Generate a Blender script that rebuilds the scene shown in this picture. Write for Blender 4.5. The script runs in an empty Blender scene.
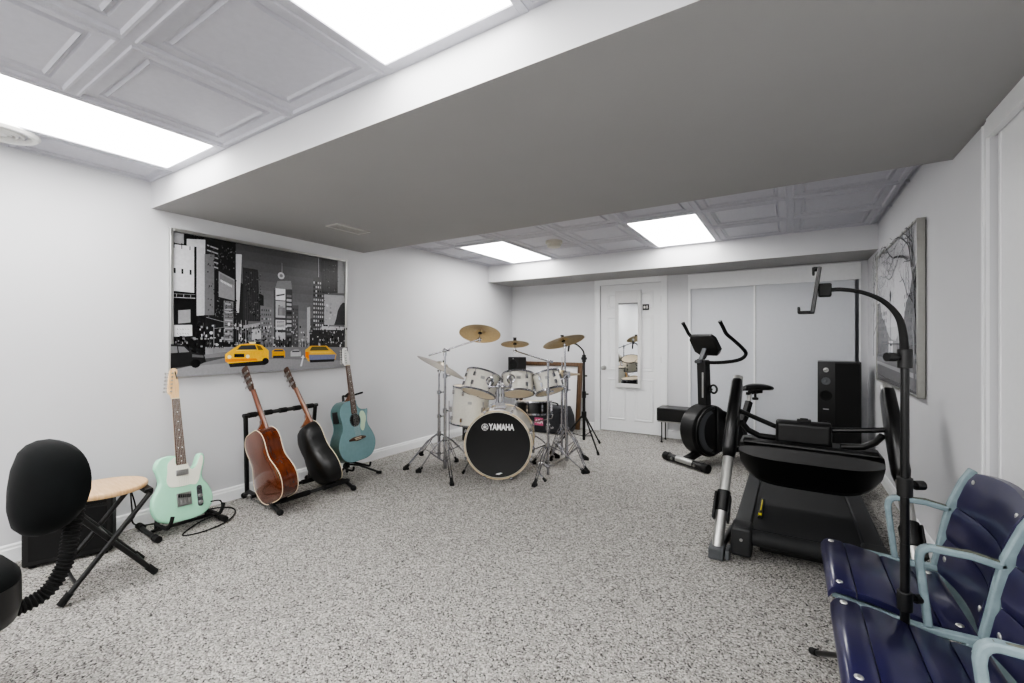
import bpy, bmesh, math, random
from mathutils import Vector, Matrix, Euler
random.seed(7)
scene = bpy.context.scene
COL = scene.collection
PI = math.pi

# ------------------------------------------------------------------ helpers
def lin(c):
    return tuple(x/12.92 if x <= .04045 else ((x+.055)/1.055)**2.4 for x in c)

def frame_from(direction):
    z = Vector(direction).normalized()
    x = z.orthogonal().normalized()
    y = z.cross(x)
    return Matrix((x, y, z)).transposed()

class MB:
    """collects vertices and faces of one mesh"""
    def __init__(s, M=None):
        s.v = []; s.f = []; s.m = []; s.c = []
        s.M = M or Matrix()
        s.mi = 0; s.col = (1, 1, 1)
    def add(s, vs, fs):
        o = len(s.v)
        s.v += [tuple(s.M @ Vector(p)) for p in vs]
        for f in fs:
            s.f.append([i+o for i in f]); s.m.append(s.mi); s.c.append(s.col)
    def box(s, c, size, R=None):
        hx, hy, hz = (q/2 for q in size)
        P = [Vector((sx*hx, sy*hy, sz*hz)) for sz in (-1, 1) for sy in (-1, 1) for sx in (-1, 1)]
        if R is not None: P = [R @ p for p in P]
        C = Vector(c)
        s.add([C+p for p in P], [(0,2,3,1),(4,5,7,6),(0,1,5,4),(2,6,7,3),(0,4,6,2),(1,3,7,5)])
        return s
    def bx(s, x0, x1, y0, y1, z0, z1):
        return s.box(((x0+x1)/2,(y0+y1)/2,(z0+z1)/2), (x1-x0, y1-y0, z1-z0))
    def bar(s, p0, p1, w, t, up=(0,0,1)):
        """box beam from p0 to p1: w across, t along the 'up' side"""
        p0, p1 = Vector(p0), Vector(p1); d = (p1-p0); L = d.length; d.normalize()
        x = d.cross(Vector(up))
        if x.length < 1e-4: x = d.orthogonal()
        x.normalize(); y = x.cross(d).normalized()
        R = Matrix((x, y, d)).transposed()
        return s.box((p0+p1)/2, (w, t, L), R)
    def rings(s, R, cap0=True, cap1=True, closed=False):
        n = len(R[0]); vs = [p for r in R for p in r]; fs = []
        K = len(R)
        for k in range(K if closed else K-1):
            a, b = k*n, ((k+1) % K)*n
            for i in range(n):
                j = (i+1) % n
                fs.append((a+i, a+j, b+j, b+i))
        if not closed:
            if cap0: fs.append(tuple(range(n-1, -1, -1)))
            if cap1: fs.append(tuple((K-1)*n+i for i in range(n)))
        s.add(vs, fs); return s
    def tube(s, pts, r, n=10, closed=False, squash=1.0):
        pts = [Vector(p) for p in pts]; K = len(pts)
        rs = r if isinstance(r, (list, tuple)) else [r]*K
        T = []
        for i in range(K):
            if closed: t = pts[(i+1) % K]-pts[i-1]
            elif i == 0: t = pts[1]-pts[0]
            elif i == K-1: t = pts[-1]-pts[-2]
            else: t = (pts[i+1]-pts[i]).normalized()+(pts[i]-pts[i-1]).normalized()
            T.append(t.normalized())
        x = T[0].orthogonal().normalized(); R = []
        for i in range(K):
            x = (x-T[i]*x.dot(T[i]))
            if x.length < 1e-6: x = T[i].orthogonal()
            x.normalize(); y = T[i].cross(x)
            R.append([pts[i]+rs[i]*(math.cos(2*PI*k/n)*x+squash*math.sin(2*PI*k/n)*y) for k in range(n)])
        return s.rings(R, closed=closed)
    def cyl(s, p0, p1, r0, r1=None, n=16):
        return s.tube([p0, p1], [r0, r0 if r1 is None else r1], n)
    def lathe(s, prof, n=32, o=(0,0,0), axis=(0,0,1), caps=True):
        F = frame_from(axis); o = Vector(o)
        ring = prof[0] == prof[-1]
        if ring: prof = prof[:-1]
        R = [[o+F@Vector((max(r,1e-4)*math.cos(2*PI*k/n), max(r,1e-4)*math.sin(2*PI*k/n), z)) for k in range(n)] for r, z in prof]
        return s.rings(R, cap0=caps and prof[0][0] > 1e-3, cap1=caps and prof[-1][0] > 1e-3, closed=ring)
    def torus(s, o, axis, R, r, n=40, m=8, squash=1.0):
        F = frame_from(axis); o = Vector(o)
        Q = []
        for k in range(n):
            a = 2*PI*k/n
            Q.append([o+F@Vector(((R+r*math.cos(b))*math.cos(a), (R+r*math.cos(b))*math.sin(a), squash*r*math.sin(b))) for b in (2*PI*j/m for j in range(m))])
        return s.rings(Q, closed=True)
    def ball(s, c, r, n=16, m=10):
        rx, ry, rz = r if isinstance(r, (tuple, list)) else (r, r, r)
        c = Vector(c)
        R = [[c+Vector((rx*max(math.sin(PI*j/m),1e-3)*math.cos(2*PI*k/n), ry*max(math.sin(PI*j/m),1e-3)*math.sin(2*PI*k/n), -rz*math.cos(PI*j/m))) for k in range(n)] for j in range(m+1)]
        return s.rings(R)
    def prism(s, poly, a, b, ax):
        """poly: list of 2D points; ax(u,v,w) -> 3D; extruded w from a to b"""
        n = len(poly)
        vs = [ax(p[0], p[1], a) for p in poly]+[ax(p[0], p[1], b) for p in poly]
        fs = [tuple(range(n-1, -1, -1)), tuple(range(n, 2*n))]
        fs += [(i, (i+1) % n, n+(i+1) % n, n+i) for i in range(n)]
        s.add(vs, fs); return s
    def poly(s, pts):
        s.add(pts, [tuple(range(len(pts)))]); return s
    def ribbon(s, pts, w, a, b, ax, closed=False):
        """a mitred flat bar of width w along 2D points, extruded a..b"""
        P = [Vector(p) for p in pts]; n = len(P); L = []; Rr = []
        ws = w if isinstance(w, (list, tuple)) else [w]*n
        for i in range(n):
            if closed: d0 = (P[i]-P[i-1]).normalized(); d1 = (P[(i+1) % n]-P[i]).normalized()
            else:
                d0 = (P[i]-P[i-1]).normalized() if i else (P[1]-P[0]).normalized()
                d1 = (P[i+1]-P[i]).normalized() if i < n-1 else d0
            nn = Vector((-(d0+d1).y, (d0+d1).x)).normalized()
            k = 1/max(.45, nn.dot(Vector((-d0.y, d0.x))))
            L.append(P[i]+nn*ws[i]/2*k); Rr.append(P[i]-nn*ws[i]/2*k)
        Q = [[ax(L[i].x, L[i].y, a), ax(L[i].x, L[i].y, b), ax(Rr[i].x, Rr[i].y, b), ax(Rr[i].x, Rr[i].y, a)] for i in range(n)]
        return s.rings(Q, closed=closed)

def catmull(pts, k=6, closed=False):
    P = [Vector(p) for p in pts]; n = len(P); out = []
    for i in range(n if closed else n-1):
        p1, p2 = P[i], P[(i+1) % n]
        p0 = P[i-1] if (i or closed) else p1
        p3 = P[(i+2) % n] if (closed or i+2 < n) else p2
        for j in range(k):
            t = j/k
            out.append(.5*((2*p1)+(p2-p0)*t+(2*p0-5*p1+4*p2-p3)*t*t+(3*p1-p0-3*p2+p3)*t**3))
    if not closed: out.append(P[-1])
    return out

def obj(name, mb, mat, parent=None, bevel=0, smooth=True, label=None, angle=38, seg=2, kind=None):
    me = bpy.data.meshes.new(name)
    me.from_pydata(mb.v, [], mb.f)
    mats = mat if isinstance(mat, (list, tuple)) else [mat]
    for m in mats: me.materials.append(m)
    me.polygons.foreach_set('material_index', mb.m)
    if any(c != (1,1,1) for c in mb.c):
        ca = me.color_attributes.new('Col', 'FLOAT_COLOR', 'CORNER')
        i = 0
        for f, c in zip(mb.f, mb.c):
            l = lin(c)
            for _ in f:
                ca.data[i].color = (*l, 1); i += 1
    me.update()
    bm = bmesh.new(); bm.from_mesh(me)
    bmesh.ops.recalc_face_normals(bm, faces=bm.faces)
    bm.to_mesh(me); bm.free()
    if smooth:
        me.shade_smooth(); me.set_sharp_from_angle(angle=math.radians(angle))
    o = bpy.data.objects.new(name, me); COL.objects.link(o)
    if parent is not None:
        o.parent = parent
    if bevel:
        b = o.modifiers.new('bevel', 'BEVEL'); b.width = bevel; b.segments = seg
        b.limit_method = 'ANGLE'; b.angle_limit = math.radians(50)
    if label: o['label'] = label
    if kind: o['kind'] = kind
    return o

def tag(o, label, cat, group=None):
    o['label'] = label; o['category'] = cat
    if group: o['group'] = group
    return o

def thing(name, label, cat, loc=(0,0,0), rotz=0, group=None, matrix=None):
    o = bpy.data.objects.new(name, None); COL.objects.link(o)
    o.empty_display_size = .1
    if matrix is not None:
        o.rotation_mode = 'QUATERNION'
        o.location = matrix.to_translation(); o.rotation_quaternion = matrix.to_quaternion()
    else:
        o.location = loc; o.rotation_euler = (0, 0, rotz)
    return tag(o, label, cat, group)

def struct(name, mb, mat, parent=None, **k):
    o = obj(name, mb, mat, parent, **k)
    if parent is None: o['kind'] = 'structure'
    return o

def copy_tree(o, parent=None):
    c = o.copy(); COL.objects.link(c)
    if parent is not None: c.parent = parent
    for ch in list(o.children): copy_tree(ch, c)
    return c

def text_mb(txt, size, M, bold=0.0, depth=.0006, squeeze=1.0, track=1.0):
    cu = bpy.data.curves.new('t', 'FONT'); cu.body = txt; cu.size = size
    cu.align_x = 'CENTER'; cu.align_y = 'CENTER'; cu.offset = bold; cu.extrude = depth
    cu.space_character = track
    to = bpy.data.objects.new('t', cu); COL.objects.link(to)
    dg = bpy.context.evaluated_depsgraph_get(); dg.update()
    me = bpy.data.meshes.new_from_object(to.evaluated_get(dg))
    mb = MB(M @ Matrix.Diagonal((squeeze, 1, 1, 1)))
    mb.add([v.co.copy() for v in me.vertices], [tuple(p.vertices) for p in me.polygons])
    bpy.data.objects.remove(to); bpy.data.meshes.remove(me); bpy.data.curves.remove(cu)
    return mb

# ---------------------------------------------------------------- materials
def mat(name, c, rough=.5, metal=0., var=.06, scale=30., bump=0., bscale=200., spec=.5, coat=0., sheen=0., emit=0., trans=0.):
    m = bpy.data.materials.new(name); m.use_nodes = True
    nt = m.node_tree; N = nt.nodes; L = nt.links
    b = N['Principled BSDF']
    base = lin(c)
    tc = N.new('ShaderNodeTexCoord')
    nz = N.new('ShaderNodeTexNoise'); nz.inputs['Scale'].default_value = scale; nz.inputs['Detail'].default_value = 3
    L.new(tc.outputs['Object'], nz.inputs['Vector'])
    rp = N.new('ShaderNodeValToRGB')
    rp.color_ramp.elements[0].position = .3; rp.color_ramp.elements[1].position = .7
    rp.color_ramp.elements[0].color = (*(x*(1-var) for x in base), 1)
    rp.color_ramp.elements[1].color = (*(min(1, x*(1+var)) for x in base), 1)
    L.new(nz.outputs['Fac'], rp.inputs['Fac']); L.new(rp.outputs['Color'], b.inputs['Base Color'])
    b.inputs['Roughness'].default_value = rough; b.inputs['Metallic'].default_value = metal
    b.inputs['Specular IOR Level'].default_value = spec
    b.inputs['Coat Weight'].default_value = coat; b.inputs['Coat Roughness'].default_value = .08
    if sheen:
        b.inputs['Sheen Weight'].default_value = sheen; b.inputs['Sheen Roughness'].default_value = .4
    if bump:
        n2 = N.new('ShaderNodeTexNoise'); n2.inputs['Scale'].default_value = bscale; n2.inputs['Detail'].default_value = 4
        L.new(tc.outputs['Object'], n2.inputs['Vector'])
        bp = N.new('ShaderNodeBump'); bp.inputs['Strength'].default_value = bump; bp.inputs['Distance'].default_value = .004
        L.new(n2.outputs['Fac'], bp.inputs['Height']); L.new(bp.outputs['Normal'], b.inputs['Normal'])
    if emit:
        b.inputs['Emission Color'].default_value = (*base, 1); b.inputs['Emission Strength'].default_value = emit
    return m

def carpet_mat():
    m = bpy.data.materials.new('speckled_carpet'); m.use_nodes = True
    nt = m.node_tree; N = nt.nodes; L = nt.links; b = N['Principled BSDF']
    tc = N.new('ShaderNodeTexCoord')
    vo = N.new('ShaderNodeTexVoronoi'); vo.inputs['Scale'].default_value = 175; vo.inputs['Randomness'].default_value = 1
    mp = N.new('ShaderNodeMapping'); mp.inputs['Scale'].default_value = (1, 1, .6)
    L.new(tc.outputs['Object'], mp.inputs['Vector']); L.new(mp.outputs['Vector'], vo.inputs['Vector'])
    sep = N.new('ShaderNodeSeparateColor'); L.new(vo.outputs['Color'], sep.inputs['Color'])
    rp = N.new('ShaderNodeValToRGB'); rp.color_ramp.interpolation = 'CONSTANT'
    cs = [(0, (.30,.295,.29)), (.09, (.48,.47,.46)), (.24, (.60,.59,.575)), (.45, (.67,.66,.64)), (.66, (.74,.73,.71)), (.88, (.82,.81,.79))]
    el = rp.color_ramp.elements
    while len(el) < len(cs): el.new(.5)
    for e, (p, c) in zip(el, cs): e.position = p; e.color = (*lin(c), 1)
    L.new(sep.outputs['Red'], rp.inputs['Fac'])
    nz = N.new('ShaderNodeTexNoise'); nz.inputs['Scale'].default_value = 14; nz.inputs['Detail'].default_value = 4
    L.new(tc.outputs['Object'], nz.inputs['Vector'])
    mr = N.new('ShaderNodeMapRange'); mr.inputs[3].default_value = .84; mr.inputs[4].default_value = 1.10
    L.new(nz.outputs['Fac'], mr.inputs[0])
    mx = N.new('ShaderNodeMix'); mx.data_type = 'RGBA'; mx.blend_type = 'MULTIPLY'; mx.inputs[0].default_value = 1
    L.new(rp.outputs['Color'], mx.inputs[6]); L.new(mr.outputs[0], mx.inputs[7])
    L.new(mx.outputs[2], b.inputs['Base Color'])
    b.inputs['Roughness'].default_value = .95; b.inputs['Specular IOR Level'].default_value = .1
    bp = N.new('ShaderNodeBump'); bp.inputs['Strength'].default_value = .9; bp.inputs['Distance'].default_value = .006
    bp.invert = True
    L.new(vo.outputs['Distance'], bp.inputs['Height']); L.new(bp.outputs['Normal'], b.inputs['Normal'])
    return m

def wood_mat(name, c1, c2, rough=.3, scale=(30, 30, 2), coat=.5):
    m = bpy.data.materials.new(name); m.use_nodes = True
    nt = m.node_tree; N = nt.nodes; L = nt.links; b = N['Principled BSDF']
    tc = N.new('ShaderNodeTexCoord'); mp = N.new('ShaderNodeMapping'); mp.inputs['Scale'].default_value = scale
    nz = N.new('ShaderNodeTexNoise'); nz.inputs['Scale'].default_value = 3; nz.inputs['Detail'].default_value = 6
    L.new(tc.outputs['Object'], mp.inputs['Vector']); L.new(mp.outputs['Vector'], nz.inputs['Vector'])
    rp = N.new('ShaderNodeValToRGB'); rp.color_ramp.elements[0].position = .3; rp.color_ramp.elements[1].position = .7
    rp.color_ramp.elements[0].color = (*lin(c1), 1); rp.color_ramp.elements[1].color = (*lin(c2), 1)
    L.new(nz.outputs['Fac'], rp.inputs['Fac']); L.new(rp.outputs['Color'], b.inputs['Base Color'])
    b.inputs['Roughness'].default_value = rough; b.inputs['Coat Weight'].default_value = coat; b.inputs['Coat Roughness'].default_value = .1
    return m

def attr_mat(name, rough=.3):
    m = bpy.data.materials.new(name); m.use_nodes = True
    nt = m.node_tree; N = nt.nodes; L = nt.links; b = N['Principled BSDF']
    at = N.new('ShaderNodeAttribute'); at.attribute_name = 'Col'
    nz = N.new('ShaderNodeTexNoise'); nz.inputs['Scale'].default_value = 60; nz.inputs['Detail'].default_value = 5
    tc = N.new('ShaderNodeTexCoord'); L.new(tc.outputs['Object'], nz.inputs['Vector'])
    mr = N.new('ShaderNodeMapRange'); mr.inputs[3].default_value = .82; mr.inputs[4].default_value = 1.18
    L.new(nz.outputs['Fac'], mr.inputs[0])
    mx = N.new('ShaderNodeMix'); mx.data_type = 'RGBA'; mx.blend_type = 'MULTIPLY'; mx.inputs[0].default_value = 1
    L.new(at.outputs['Color'], mx.inputs[6]); L.new(mr.outputs[0], mx.inputs[7])
    L.new(mx.outputs[2], b.inputs['Base Color'])
    b.inputs['Roughness'].default_value = rough; b.inputs['Specular IOR Level'].default_value = .3
    return m

def emit_mat(name, strength, c=(1, 1, 1)):
    m = bpy.data.materials.new(name); m.use_nodes = True
    nt = m.node_tree; N = nt.nodes; L = nt.links; b = N['Principled BSDF']
    nz = N.new('ShaderNodeTexNoise'); nz.inputs['Scale'].default_value = 2
    mr = N.new('ShaderNodeMapRange'); mr.inputs[3].default_value = strength*.96; mr.inputs[4].default_value = strength*1.04
    L.new(nz.outputs['Fac'], mr.inputs[0]); L.new(mr.outputs[0], b.inputs['Emission Strength'])
    b.inputs['Base Color'].default_value = (.8, .8, .8, 1); b.inputs['Emission Color'].default_value = (*c, 1)
    return m

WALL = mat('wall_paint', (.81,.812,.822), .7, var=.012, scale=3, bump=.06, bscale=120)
SOFF = mat('soffit_shade', (.63,.628,.625), .8, var=.012, scale=3, bump=.05, bscale=150)  # wall paint darkened: the underside's shade is put into the colour
TRIM = mat('white_trim_paint', (.91,.915,.92), .4, var=.015)
TILE = mat('ceiling_tile', (.74,.74,.77), .55, var=.03, scale=40, bump=.1, bscale=400)
CARPET = carpet_mat()
DOORW = mat('white_door_paint', (.90,.905,.91), .4, var=.012)
GLOW = emit_mat('light_diffuser', 9.2, (1, .985, .965))
BLK = mat('black_metal', (.045,.045,.048), .38, .0, var=.1)
BLKP = mat('black_plastic', (.05,.051,.053), .42, var=.1)
BLKS = mat('black_satin', (.035,.036,.038), .3, var=.1)
RUB = mat('black_rubber', (.035,.035,.036), .8, var=.15)
FOAM = mat('black_foam', (.045,.045,.047), .9, var=.15, bump=.3)
CHROME = mat('chrome', (.70,.70,.72), .15, 1., var=.03)
STEEL = mat('brushed_steel', (.66,.66,.65), .32, 1., var=.05)
SILV = mat('silver_paint', (.70,.70,.69), .32, .75, var=.04)
WHITE = mat('white_plastic', (.88,.88,.87), .35, var=.02)
CREAM = mat('cream_binding', (.90,.85,.74), .4, var=.03)
# -------------------------------------------------------------- room shell
XL, XR, YB, YF = -3.51, .655, 5.63, -2.6
CEIL, SOFZ, SY0, SY1 = 2.205, 2.035, 1.207, 2.90
B2Y, B2Z = 5.0, 1.985
T = .1
struct('floor', MB().bx(XL-T, XR+.9, YF-T, YB+.75, -.1, 0), CARPET, smooth=False)
struct('wall_left', MB().bx(XL-T, XL, YF-T, YB+T, 0, 2.4), WALL, smooth=False)
# back wall with the door opening and the closet opening
DX0, DX1, DZ = -2.138, -1.345, 1.915
CX0, CX1, CZ = -1.01, .59, 1.885
wb = MB()
wb.bx(XL, DX0, YB, YB+T, 0, 2.4); wb.bx(DX0, DX1, YB, YB+T, DZ, 2.4); wb.bx(DX1, CX0, YB, YB+T, 0, 2.4)
wb.bx(CX0, CX1, YB, YB+T, CZ, 2.4); wb.bx(CX1, XR, YB, YB+T, 0, 2.4)
struct('wall_back', wb, WALL, smooth=False)
# right wall with the long closet opening
RY0, RY1, RZ = -1.0, 2.44, 1.965
wr = MB(); wr.bx(XR, XR+T, RY1, YB+T, 0, 2.4); wr.bx(XR, XR+T, RY0, RY1, RZ, 2.4); wr.bx(XR, XR+T, YF-T, RY0, 0, 2.4)
struct('wall_right', wr, WALL, smooth=False)
struct('wall_front', MB().bx(XL-T, XR+T, YF-T, YF, 0, 2.4), WALL, smooth=False)
cl = MB(); cl.bx(XR+.7, XR+.75, RY0-.1, RY1+.1, 0, 2.4); cl.bx(XR+T, XR+.7, RY1+.05, RY1+.1, 0, 2.4); cl.bx(XR+T, XR+.7, RY0-.1, RY0-.05, 0, 2.4)
struct('wall_closet_right', cl, WALL, smooth=False)
cb = MB(); cb.bx(CX0-.1, CX1+.1, YB+.65, YB+.7, 0, 2.4); cb.bx(CX0-.1, CX0-.05, YB+T, YB+.65, 0, 2.4); cb.bx(CX1+.05, CX1+.1, YB+T, YB+.65, 0, 2.4)
struct('wall_closet_back', cb, WALL, smooth=False)
# dropped bulkheads
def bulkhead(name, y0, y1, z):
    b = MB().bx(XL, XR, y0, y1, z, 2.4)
    b.m = [1 if i == 0 else 0 for i in range(6)]      # underside in the shade colour, faces in wall paint
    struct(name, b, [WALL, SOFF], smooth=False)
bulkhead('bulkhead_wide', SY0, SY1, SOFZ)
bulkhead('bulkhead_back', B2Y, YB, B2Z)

# suspended ceiling of moulded tiles, light bays left open
PX, PY = .62, .61
X0G = -3.17
def cells(y0, y1, lights, X0G):
    out = []
    xs = [XL]+[X0G+PX*i for i in range(7) if X0G+PX*i < XR-.02]+[XR]
    ys = []
    y = y1
    while y > y0+.02: ys.append(y); y -= PY
    ys.append(y0)
    for i in range(len(xs)-1):
        for j in range(len(ys)-1):
            a, b, c, d = xs[i], xs[i+1], ys[j+1], ys[j]
            if any(L[0] < (a+b)/2 < L[1] and L[2] < (c+d)/2 < L[3] for L in lights): continue
            out.append((a, b, c, d, xs[max(i,0)] if 0 < i < len(xs)-2 else None))
    return out
X0F = X0G+.07
LIGHTS = [(X0G, X0G+PX, SY0-2*PY, SY0), (X0G+3*PX, X0G+4*PX, SY0-2*PY, SY0),
          (X0F, X0F+PX, 5.0-2*PY, 5.0), (X0F+3*PX, X0F+4*PX, 5.0-2*PY, 5.0),
          (X0G, X0G+PX, SY0-5*PY, SY0-3*PY), (X0G+5*PX, X0G+6*PX, SY0-4*PY, SY0-2*PY)]  # these two are unseen, added to brighten the room from behind the camera
ce = MB()
def tile(a, b, c, d):
    w, h = b-a, d-c
    k = min(1, w/PX, h/PY)
    prof = [(0,0),(.014,0),(.018,-.006),(.026,-.006),(.032,.006),(.072,.008),(.078,.016),(.086,.016),(.094,.004),(.104,.012),(.112,.012)]
    R = []
    for ins, dz in prof:
        i = ins*(k if k < .8 else 1)
        R.append([(a+i, c+i, CEIL+dz), (b-i, c+i, CEIL+dz), (b-i, d-i, CEIL+dz), (a+i, d-i, CEIL+dz)])
    ce.rings(R, cap0=False)
for y0, y1, xo in ((YF, SY0, X0G), (SY1, 5.0, X0F)):
    for c in cells(y0, y1, LIGHTS, xo): tile(*c[:4])
ce.bx(XL-T, XR+T, YF-T, YB+T, 2.4, 2.46)
struct('ceiling', ce, TILE, angle=20)

# ceiling light panels: metal frame and glowing diffuser
names = ['long fluorescent ceiling panel nearest the left wall, front part of the room',
         'bright ceiling panel at the top of the picture, beside the wide bulkhead',
         'ceiling light panel above the drum corner, nearer the left wall',
         'ceiling light panel at the back of the room, nearer the right wall',
         'unseen ceiling panel added for fill light behind the viewer by the left wall',
         'unseen ceiling panel added for fill light behind the viewer near the right closet']
for L, nm in zip(LIGHTS, names):
    t = thing('ceiling_light', nm, 'light', ((L[0]+L[1])/2, (L[2]+L[3])/2, CEIL), 0, 'ceiling light panels')
    w, h = (L[1]-L[0])/2, (L[3]-L[2])/2
    fr = MB()
    for sx in (-1, 1): fr.bx(min(sx*w, sx*(w-.03)), max(sx*w, sx*(w-.03)), -h, h, -.004, .03)
    for sy in (-1, 1): fr.bx(-w+.03, w-.03, min(sy*h, sy*(h-.05)), max(sy*h, sy*(h-.05)), -.004, .03)
    obj('frame', fr, TILE, t, bevel=.002)
    obj('diffuser', MB().bx(-w+.029, w-.029, -h+.029, h-.029, .004, .012), GLOW, t, smooth=False)

# baseboards
def skirting(name, p0, p1, n):
    """p0,p1 along the wall; n the inward normal"""
    p0, p1, n = Vector((*p0, 0)), Vector((*p1, 0)), Vector((*n, 0))
    pr = [(0, 0), (.014, 0), (.014, .07), (.010, .078), (.010, .09), (.004, .098), (0, .098)]
    R = [[p+n*a+Vector((0, 0, b)) for a, b in pr] for p in (p0, p1)]
    struct(name, MB().rings(R), TRIM, smooth=False)
skirting('baseboard_left', (XL, YF), (XL, YB), (1, 0))
skirting('baseboard_back', (XL, YB), (DX0-.07, YB), (0, -1))
skirting('baseboard_right', (XR, RY1+.06), (XR, YB), (-1, 0))
skirting('baseboard_back_middle', (DX1+.07, YB), (CX0, YB), (0, -1))

# the six-panel door with casing and knob
dr = MB()
dw = DX1-DX0
dr.bx(DX0+.004, DX1-.004, YB+.012, YB+.045, .012, DZ-.004)
d1 = struct('door_1', dr, DOORW, smooth=False)
pan = MB()
for z0, z1 in ((.16, .70), (.80, 1.50), (1.60, 1.80)):
    for x0, x1 in ((DX0+.10, DX0+.34), (DX1-.34, DX1-.10)):
        R = []
        for ins, dy in ((0, 0), (.012, .010), (.022, .010), (.045, -.003)):
            y = YB+.012+dy-.0012
            R.append([(x0+ins, y, z0+ins), (x1-ins, y, z0+ins), (x1-ins, y, z1-ins), (x0+ins, y, z1-ins)])
        for r in R[1:3]:
            pass
        # raised field: moulding ridge around, then flat field
        Q = []
        for ins, dy in ((0, 0), (.008, -.007), (.018, -.007), (.026, -.001), (.045, -.006), (.05, -.006)):
            y = YB+.011+dy
            Q.append([(x0+ins, y, z0+ins), (x1-ins, y, z0+ins), (x1-ins, y, z1-ins), (x0+ins, y, z1-ins)])
        pan.rings(Q, cap0=False)
obj('door_panels', pan, DOORW, d1, angle=20)
kn = MB(); kx, kz = DX0+.055, .83
kn.lathe([(.03, 0), (.03, .005), (.012, .008), (.011, .035), (.024, .042), (.028, .055), (.022, .066), (0, .068)], 20, (kx, YB+.012, kz), (0, -1, 0))
obj('door_handle', kn, STEEL, d1)
hg = MB()
for z in (.2, .95, 1.7): hg.cyl((DX1-.003, YB+.008, z-.04), (DX1-.003, YB+.008, z+.04), .006, n=8)
obj('hinge', hg, STEEL, d1)
cs = MB()
def casing(x0, x1, z1, w=.072):
    for a, b in ((x0-w, x0), (x1, x1+w)):
        cs.bx(a, b, YB-.014, YB+.002, 0, z1+w); 
    cs.bx(x0, x1, YB-.014, YB+.002, z1, z1+w)
    cs.bx(x0-w, x0-w+.016, YB-.02, YB-.013, 0, z1+w); cs.bx(x1+w-.016, x1+w, YB-.02, YB-.013, 0, z1+w); cs.bx(x0-w, x1+w, YB-.02, YB-.013, z1+w-.016, z1+w)
casing(DX0, DX1, DZ)
struct('trim_1', cs, TRIM, smooth=False)

CLOS = mat('closet_door_paint', (.79,.80,.82), .45, var=.012)
MFR = mat('mirror_frame_paint', (.84,.84,.84), .35, var=.012)
# closet at the back: two sliding panels under a pelmet
dp = MB(); dp.bx(CX0+.004, -.31, YB+.03, YB+.055, .012, CZ-.02)
struct('door_2', dp, CLOS, smooth=False)
dp = MB(); dp.bx(-.325, CX1-.035, YB+.004, YB+.029, .012, CZ-.02)
d3 = struct('door_3', dp, CLOS, smooth=False)
obj('seam_line', MB().bx(-.3255, -.3215, YB+.002, YB+.0045, .012, CZ-.02), mat('seam_grey', (.45,.45,.46), .7), d3, smooth=False)  # grey strip painting in the shadow line where the panels overlap
pe = MB(); pe.bx(CX0-.02, CX1+.01, YB-.022, YB+.002, 1.80, 1.965); pe.bx(CX0-.02, CX1+.01, YB-.03, YB-.02, 1.94, 1.968)
pe.bx(CX0-.02, CX0+.006, YB-.012, YB+.002, 0, 1.80); pe.bx(CX1-.004, CX1+.01, YB-.012, YB+.002, 0, 1.80)
pe.bx(-.345, -.326, YB-.002, YB+.030, .012, 1.80)
struct('trim_2', pe, TRIM, smooth=False)
# closet along the right wall
for k, (a, b, dx) in enumerate(((1.05, RY1-.03, .018), (-.1, 1.12, .045), (RY0, -.02, .018))):
    dd = MB(); dd.bx(XR+dx, XR+dx+.022, a, b, .012, RZ)
    dd.bx(XR+dx-.004, XR+dx, b-.022, b-.004, .012, RZ)
    struct('door_%d' % (4+k), dd, DOORW, smooth=False)
tr = MB(); tr.bx(XR-.010, XR+.012, RY0-.06, RY1+.0, RZ-.005, SOFZ)
tr.bx(XR-.006, XR+.0, RY1, RY1+.055, 0, SOFZ-.01); tr.bx(XR-.010, XR-.006, RY1+.042, RY1+.055, 0, SOFZ-.01)
tr.bx(XR-.010, XR-.006, RY1, RY1+.012, 0, SOFZ-.01)
tr.bx(XR-.012, XR, RY0-.06, RY0, 0, SOFZ)
struct('trim_3', tr, TRIM, smooth=False)

# ---------------------------------------------------- small wall and ceiling fittings
t = thing('wall_mirror', 'tall white framed mirror hanging on the white panelled door', 'mirror', ((-1.925-1.592)/2, YB+.004, .587))
mw, mh = .333, 1.243
fr = MB(); y0, y1 = -.030, 0
fr.bx(-mw/2, -mw/2+.04, y0, y1, 0, mh); fr.bx(mw/2-.04, mw/2, y0, y1, 0, mh)
fr.bx(-mw/2+.04, mw/2-.04, y0, y1, 0, .05); fr.bx(-mw/2+.04, mw/2-.04, y0, y1, mh-.16, mh)
obj('frame', fr, MFR, t, bevel=.003)
MIR = mat('mirror_glass', (.86,.87,.87), .015, 1., var=.0)
obj('glass', MB().bx(-mw/2+.038, mw/2-.038, -.018, -.010, .048, mh-.158), MIR, t, smooth=False)
t = thing('door_plaque', 'small black plaque with white marks on the white door beside the mirror', 'sign', (-1.535, YB+.002, 1.57))
obj('plate', MB().bx(-.04, .04, -.012, 0, 0, .075), BLKP, t, bevel=.003)
pm = MB(); pm.bx(-.026, -.004, -.0135, -.0118, .022, .052); pm.bx(.008, .026, -.0135, -.0118, .022, .034); pm.bx(.008, .026, -.0135, -.0118, .042, .054)
obj('marking', pm, WHITE, t, smooth=False)
t = thing('smoke_detector', 'round beige smoke detector on the back ceiling between light panels', 'smoke detector', (-2.08, 4.15, CEIL))
BEI = mat('beige_plastic', (.74,.73,.69), .5, var=.03)
obj('base', MB().lathe([(.088, .012), (.088, -.012), (.08, -.018), (0, -.018)], 32), BEI, t)
obj('cover', MB().lathe([(.07, -.016), (.072, -.032), (.066, -.05), (.045, -.056), (0, -.057)], 32), BEI, t)
t = thing('round_ceiling_vent', 'round white ceiling air vent near the left wall at frame edge', 'vent', (-3.275, .515, CEIL))
vt = MB()
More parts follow.
